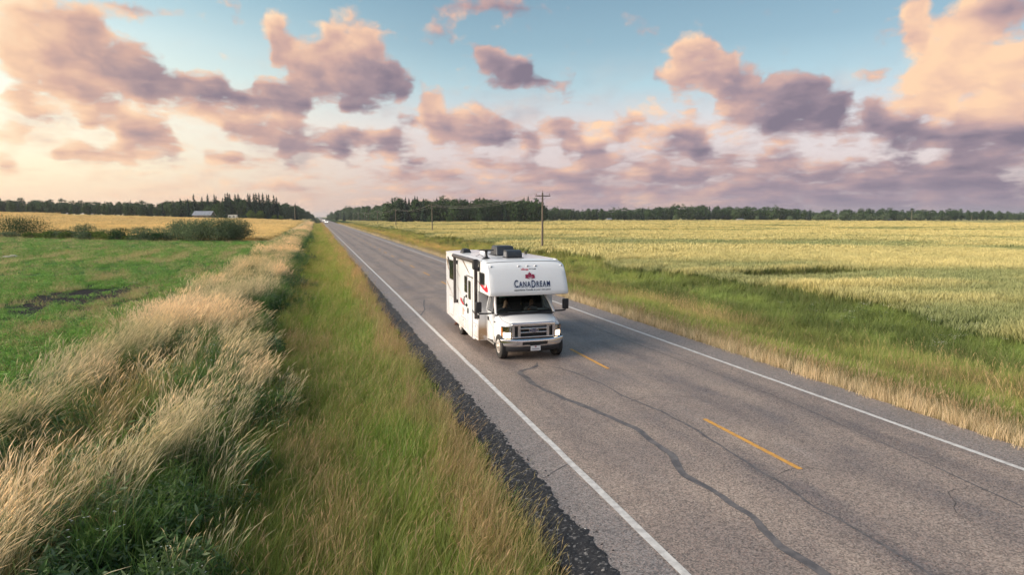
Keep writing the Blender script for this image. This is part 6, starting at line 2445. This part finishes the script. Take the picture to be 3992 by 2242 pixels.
    MB().box((-.155, bvv(0) - .0375, .30), (.155, bvv(0) - .03, .48)).build('plate_holder', BLACKP, pl)

    # ---- wheels
    def wheel(u, v, s_, dual=False):
        wz = .385
        w = empty('wheel', (0, 0, 0))
        w.parent = R
        t = MB()
        r = .385
        prof = [(-.10, .215), (-.112, .26), (-.113, .33), (-.10, .372), (-.085, .383), (.085, .383), (.10, .372), (.113, .33), (.112, .26), (.10, .215)]
        t.lathe([(u + a, q) for a, q in prof], (0, v, wz), 'X', 40)
        for gk in (-.05, 0, .05):
            t.lathe([(u + gk - .006, .3845), (u + gk + .006, .3845)], (0, v, wz), 'X', 40)
        t.build('tyre', TYRE, w)
        if dual:
            MB().lathe([(u - s_ * .27 + a, q) for a, q in prof], (0, v, wz), 'X', 32).build('inner_tyre', TYRE, w)
        o = s_ * (.105 if not dual else .02)
        rim = MB()
        rim.lathe([(u + s_ * .106, .216), (u + s_ * .10, .19), (u + o - s_ * .03, .185), (u + o - s_ * .012, .15), (u + o + s_ * .005, .10), (u + o + s_ * .03, .085), (u + o + s_ * .05, .075), (u + o + s_ * .055, .0001)] if not dual else
                  [(u + s_ * .106, .216), (u + s_ * .09, .19), (u - s_ * .03, .185), (u - s_ * .06, .15), (u - s_ * .06, .10), (u + s_ * .02, .09), (u + s_ * .05, .08), (u + s_ * .055, .0001)], (0, v, wz), 'X', 32)
        rm = rim.build('rim', RIM, w)
        for k in range(8):
            a = 2 * math.pi * k / 8
            bb = o + s_ * .012 if not dual else -s_ * .055
            MB().tube([(u + bb, v + .118 * math.cos(a), wz + .118 * math.sin(a)), (u + bb + s_ * .035, v + .118 * math.cos(a), wz + .118 * math.sin(a))], .012, 6).build('wheel_nut', CHROME, w)
            a += math.pi / 8
            bh = (o - s_ * .005) if not dual else -s_ * .052
            MB().lathe([(0, .0001), (s_ * .004, .018)], (u + bh, v + .160 * math.cos(a), wz + .160 * math.sin(a)), 'X', 8).build('vent_hole', pmat('grille_black', (.012, .012, .014), .5), w)
    for s_ in (-1, 1):
        wheel(s_ * .885, 0, s_)
        wheel(s_ * 1.135, 4.27, s_, True)
    MB().tube([(-1.0, 4.78, .33), (-1.34, 4.86, .30)], .045, 10).build('exhaust_pipe', pmat('rusty_steel', (.16, .07, .045), .7, .4), R)
    MB().box((-.95, .9, .30), (.95, 6.4, .42)).build('chassis', BLACKP, R)
    MB().tube([(-.9, 0, .385), (.9, 0, .385)], .05, 8).build('front_axle', BLACKP, R)
    MB().tube([(-.9, 4.27, .385), (.9, 4.27, .385)], .07, 8).build('rear_axle', BLACKP, R)
    return R


def fs_leaf(leaf):
    bm = bmesh.new()
    vs = [bm.verts.new((a, 0, b)) for a, b in leaf]
    f = bm.faces.new(vs)
    bmesh.ops.triangulate(bm, faces=[f])
    bm.verts.index_update()
    out = [tuple(v.index for v in q.verts) for q in bm.faces]
    bm.free()
    return out


MOTORHOME = build_motorhome()


# ------------------------------------------------------------------ people in the cab
def person(loc, joints, bones, shirt, label, hair_len):
    """one skinned body; joints name: ((x, y, z), radius)"""
    names = list(joints)
    me = bpy.data.meshes.new('body')
    me.from_pydata([joints[n][0] for n in names], [(names.index(a), names.index(b)) for a, b in bones], [])
    o = bpy.data.objects.new('person', me)
    COL.objects.link(o)
    sk = o.modifiers.new('skin', 'SKIN')
    sk.use_smooth_shade = True
    for i, n in enumerate(names):
        r = joints[n][1]
        me.skin_vertices[0].data[i].radius = (r, r) if not isinstance(r, tuple) else r
        me.skin_vertices[0].data[i].use_root = (n == 'pelvis')
    sb = o.modifiers.new('sub', 'SUBSURF')
    sb.levels = sb.render_levels = 2
    dg = bpy.context.evaluated_depsgraph_get()
    m2 = bpy.data.meshes.new_from_object(o.evaluated_get(dg))
    o.modifiers.clear()
    o.data = m2
    m2.materials.clear()
    m2.materials.append(shirt)
    m2.materials.append(SKIN)
    nz = joints['neck'][0][2]
    hands = [Vector(joints[k][0]) for k in joints if k.startswith('hand') or k.startswith('f')]
    for p in m2.polygons:
        c = p.center
        p.material_index = 1 if (c.z > nz - .01 or any((c - h).length < .10 for h in hands)) else 0
    o.location = loc
    put(o, label, 'person')
    hx, hy, hz = joints['head'][0]
    bm = bmesh.new()
    bmesh.ops.create_icosphere(bm, subdivisions=3, radius=1)
    bmesh.ops.delete(bm, geom=[v for v in bm.verts if (v.co.y < -.25 and v.co.z < .45) or v.co.z < -hair_len], context='VERTS')
    for v in bm.verts:
        v.co = Vector((v.co.x * .088 + hx, v.co.y * .105 + hy + .015, v.co.z * .118 + hz + .025)) * (1 + .0)
    hm = bpy.data.meshes.new('hair')
    bm.to_mesh(hm)
    bm.free()
    hm.polygons.foreach_set('use_smooth', [True] * len(hm.polygons))
    link('hair', hm, HAIR, o)
    # face: eyes, nose, mouth as small shapes on the front of the head
    fy = hy - .098
    for s_ in (-1, 1):
        MB().lathe([(-.006, .0001), (0, .011), (.006, .012)], (hx + s_ * .032, fy + .012, hz + .012), 'Y', 8).build('eye', INTERIOR, o)
    MB().tube([(hx, fy + .012, hz + .012), (hx, fy - .012, hz - .025), (hx, fy + .012, hz - .032)], [.008, .013, .008], 6).build('nose', SKIN, o)
    MB().tube([(hx - .024, fy + .016, hz - .058), (hx, fy + .006, hz - .060), (hx + .024, fy + .016, hz - .058)], .006, 5).build('mouth', pmat('lips', (.36, .15, .12), .5), o)
    return o


def build_people():
    bones = [('pelvis', 'waist'), ('waist', 'chest'), ('chest', 'neck'), ('neck', 'chin'), ('chin', 'head'), ('head', 'crown')]
    for s in 'LR':
        bones += [('chest', 'sh' + s), ('sh' + s, 'el' + s), ('el' + s, 'wr' + s), ('wr' + s, 'hand' + s), ('pelvis', 'hip' + s), ('hip' + s, 'knee' + s), ('knee' + s, 'foot' + s)]
        bones += [('hand' + s, 'f%d%s' % (k, s)) for k in range(4)] + [('wr' + s, 'fT' + s)]

    def base(u, lean, hl, hr):
        J = {'pelvis': ((u, 1.14, .90), (.15, .11)), 'waist': ((u, 1.15, 1.04), (.13, .10)), 'chest': ((u, 1.15, 1.28), (.15, .11)), 'neck': ((u, 1.13, 1.42), .052),
             'chin': ((u + lean * .3, 1.10, 1.50), .062), 'head': ((u + lean, 1.09, 1.58), (.078, .092)), 'crown': ((u + lean, 1.10, 1.655), .055)}
        for s, sg, h in (('L', -1, hl), ('R', 1, hr)):
            J['sh' + s] = ((u + sg * .19, 1.14, 1.36), .062)
            hx, hy, hz = h
            J['el' + s] = ((u + sg * .25, 1.08 if hy < 1 else 1.1, 1.10), .045)
            J['wr' + s] = ((hx + (u + sg * .25 - hx) * .22, hy + .08, hz - .02), .032)
            J['hand' + s] = ((hx, hy, hz), .034)
            for k in range(4):
                J['f%d%s' % (k, s)] = ((hx + (k - 1.5) * .018, hy - .055 + .006 * abs(k - 1.4), hz + .02), .009)
            J['fT' + s] = ((hx - sg * .045, hy + .02, hz + .02), .010)
            J['hip' + s] = ((u + sg * .09, 1.10, .88), .085)
            J['knee' + s] = ((u + sg * .12, .92, .90), .065)
            J['foot' + s] = ((u + sg * .12, .88, .58), .045)
        return J
    person((RVX, RVY, 0), base(.45, .0, (.31, .86, 1.36), (.60, .86, 1.36)), bones, SHIRT_L, 'driver in a grey shirt with both hands on the steering wheel', .5)
    person((RVX, RVY, 0), base(-.45, .03, (-.56, .95, 1.16), (-.34, .95, 1.16)), bones, SHIRT_D, 'passenger in a dark shirt sitting beside the driver', .75)


build_people()


# ------------------------------------------------------------------ oncoming traffic far down the road
def build_car(name, x, y, paint, label, tall=0.0):
    t = empty(name, (x, y, 0.012))
    W = .92
    prof = [(-2.2, .35), (-2.25, .62), (-2.1, .85), (-1.1, .98), (-.45, 1.42 + tall), (1.3, 1.48 + tall), (2.0, 1.05 + tall * .5), (2.25, .95), (2.25, .35)]
    b = MB().prism(prof, -W, W, 'X').build('body', paint, t)
    bevel(b, .08, 3, 20)
    shade_auto(b, 40)
    MB().add([(-.78, -1.08, 1.0), (.78, -1.08, 1.0), (.70, -.50, 1.40 + tall), (-.70, -.50, 1.40 + tall)], [(0, 1, 2, 3)]).build('windshield', DARKW, t).location = (0, -.02, .015)
    for s_ in (-1, 1):
        MB().prism([(-.6, 1.0), (-.25, 1.36 + tall), (1.2, 1.38 + tall), (1.6, 1.02)], s_ * (W + .002), s_ * (W + .006), 'X').build('side_window', DARKW, t)
        MB().box((s_ * .64 - .18, -2.285, .60), (s_ * .64 + .18, -2.24, .80)).build('headlight', pmat('far_headlamp_lit', (.9, .9, .9), .3, emit=(1.0, .93, .82), estr=14.0), t)
        for yy in (-1.4, 1.4):
            w = MB().lathe([(s_ * .72, .10), (s_ * .72, .31), (s_ * .74, .33), (s_ * .93, .33), (s_ * .95, .31), (s_ * .95, .18)], (0, yy, .33), 'X', 18).build('wheel', TYRE, t)
            MB().lathe([(s_ * .945, .19), (s_ * .935, .05), (s_ * .95, .0001)], (0, yy, .33), 'X', 14).build('rim', RIM, w)
    MB().box((-.55, -2.275, .45), (.55, -2.25, .62)).build('grille', BLACKP, t)
    MB().box((-.95, -2.27, .33), (.95, -2.2, .42)).build('bumper', BLACKP, t)
    put(t, label, 'car')


build_car('oncoming_car', 6.0, 455, pmat('white_paint', (.75, .75, .74), .3, coat=.4), 'far white car with blazing headlights behind the motorhome, nearest of the oncoming traffic')
build_car('oncoming_truck', 6.0, 640, pmat('dark_paint', (.03, .03, .035), .3, coat=.4), 'far dark pickup truck following the white car', .25)


# ------------------------------------------------------------------ evening haze
def build_haze():
    m = bpy.data.materials.new('haze')
    m.use_nodes = True
    N = NT(m.node_tree)
    N.n.clear()
    out = N.node('ShaderNodeOutputMaterial')
    pv = N.node('ShaderNodeVolumePrincipled')
    pv.inputs['Color'].default_value = (.80, .84, .90, 1)
    pv.inputs['Density'].default_value = 0.00012
    pv.inputs['Anisotropy'].default_value = 0.2
    N.l.new(pv.outputs[0], out.inputs['Volume'])
    o = MB().box((-5600, -1900, -4.0), (5600, 7600, 40.0)).build('haze', m)
    put(o, 'thin evening haze over the fields', 'haze', None, 'stuff')


build_haze()
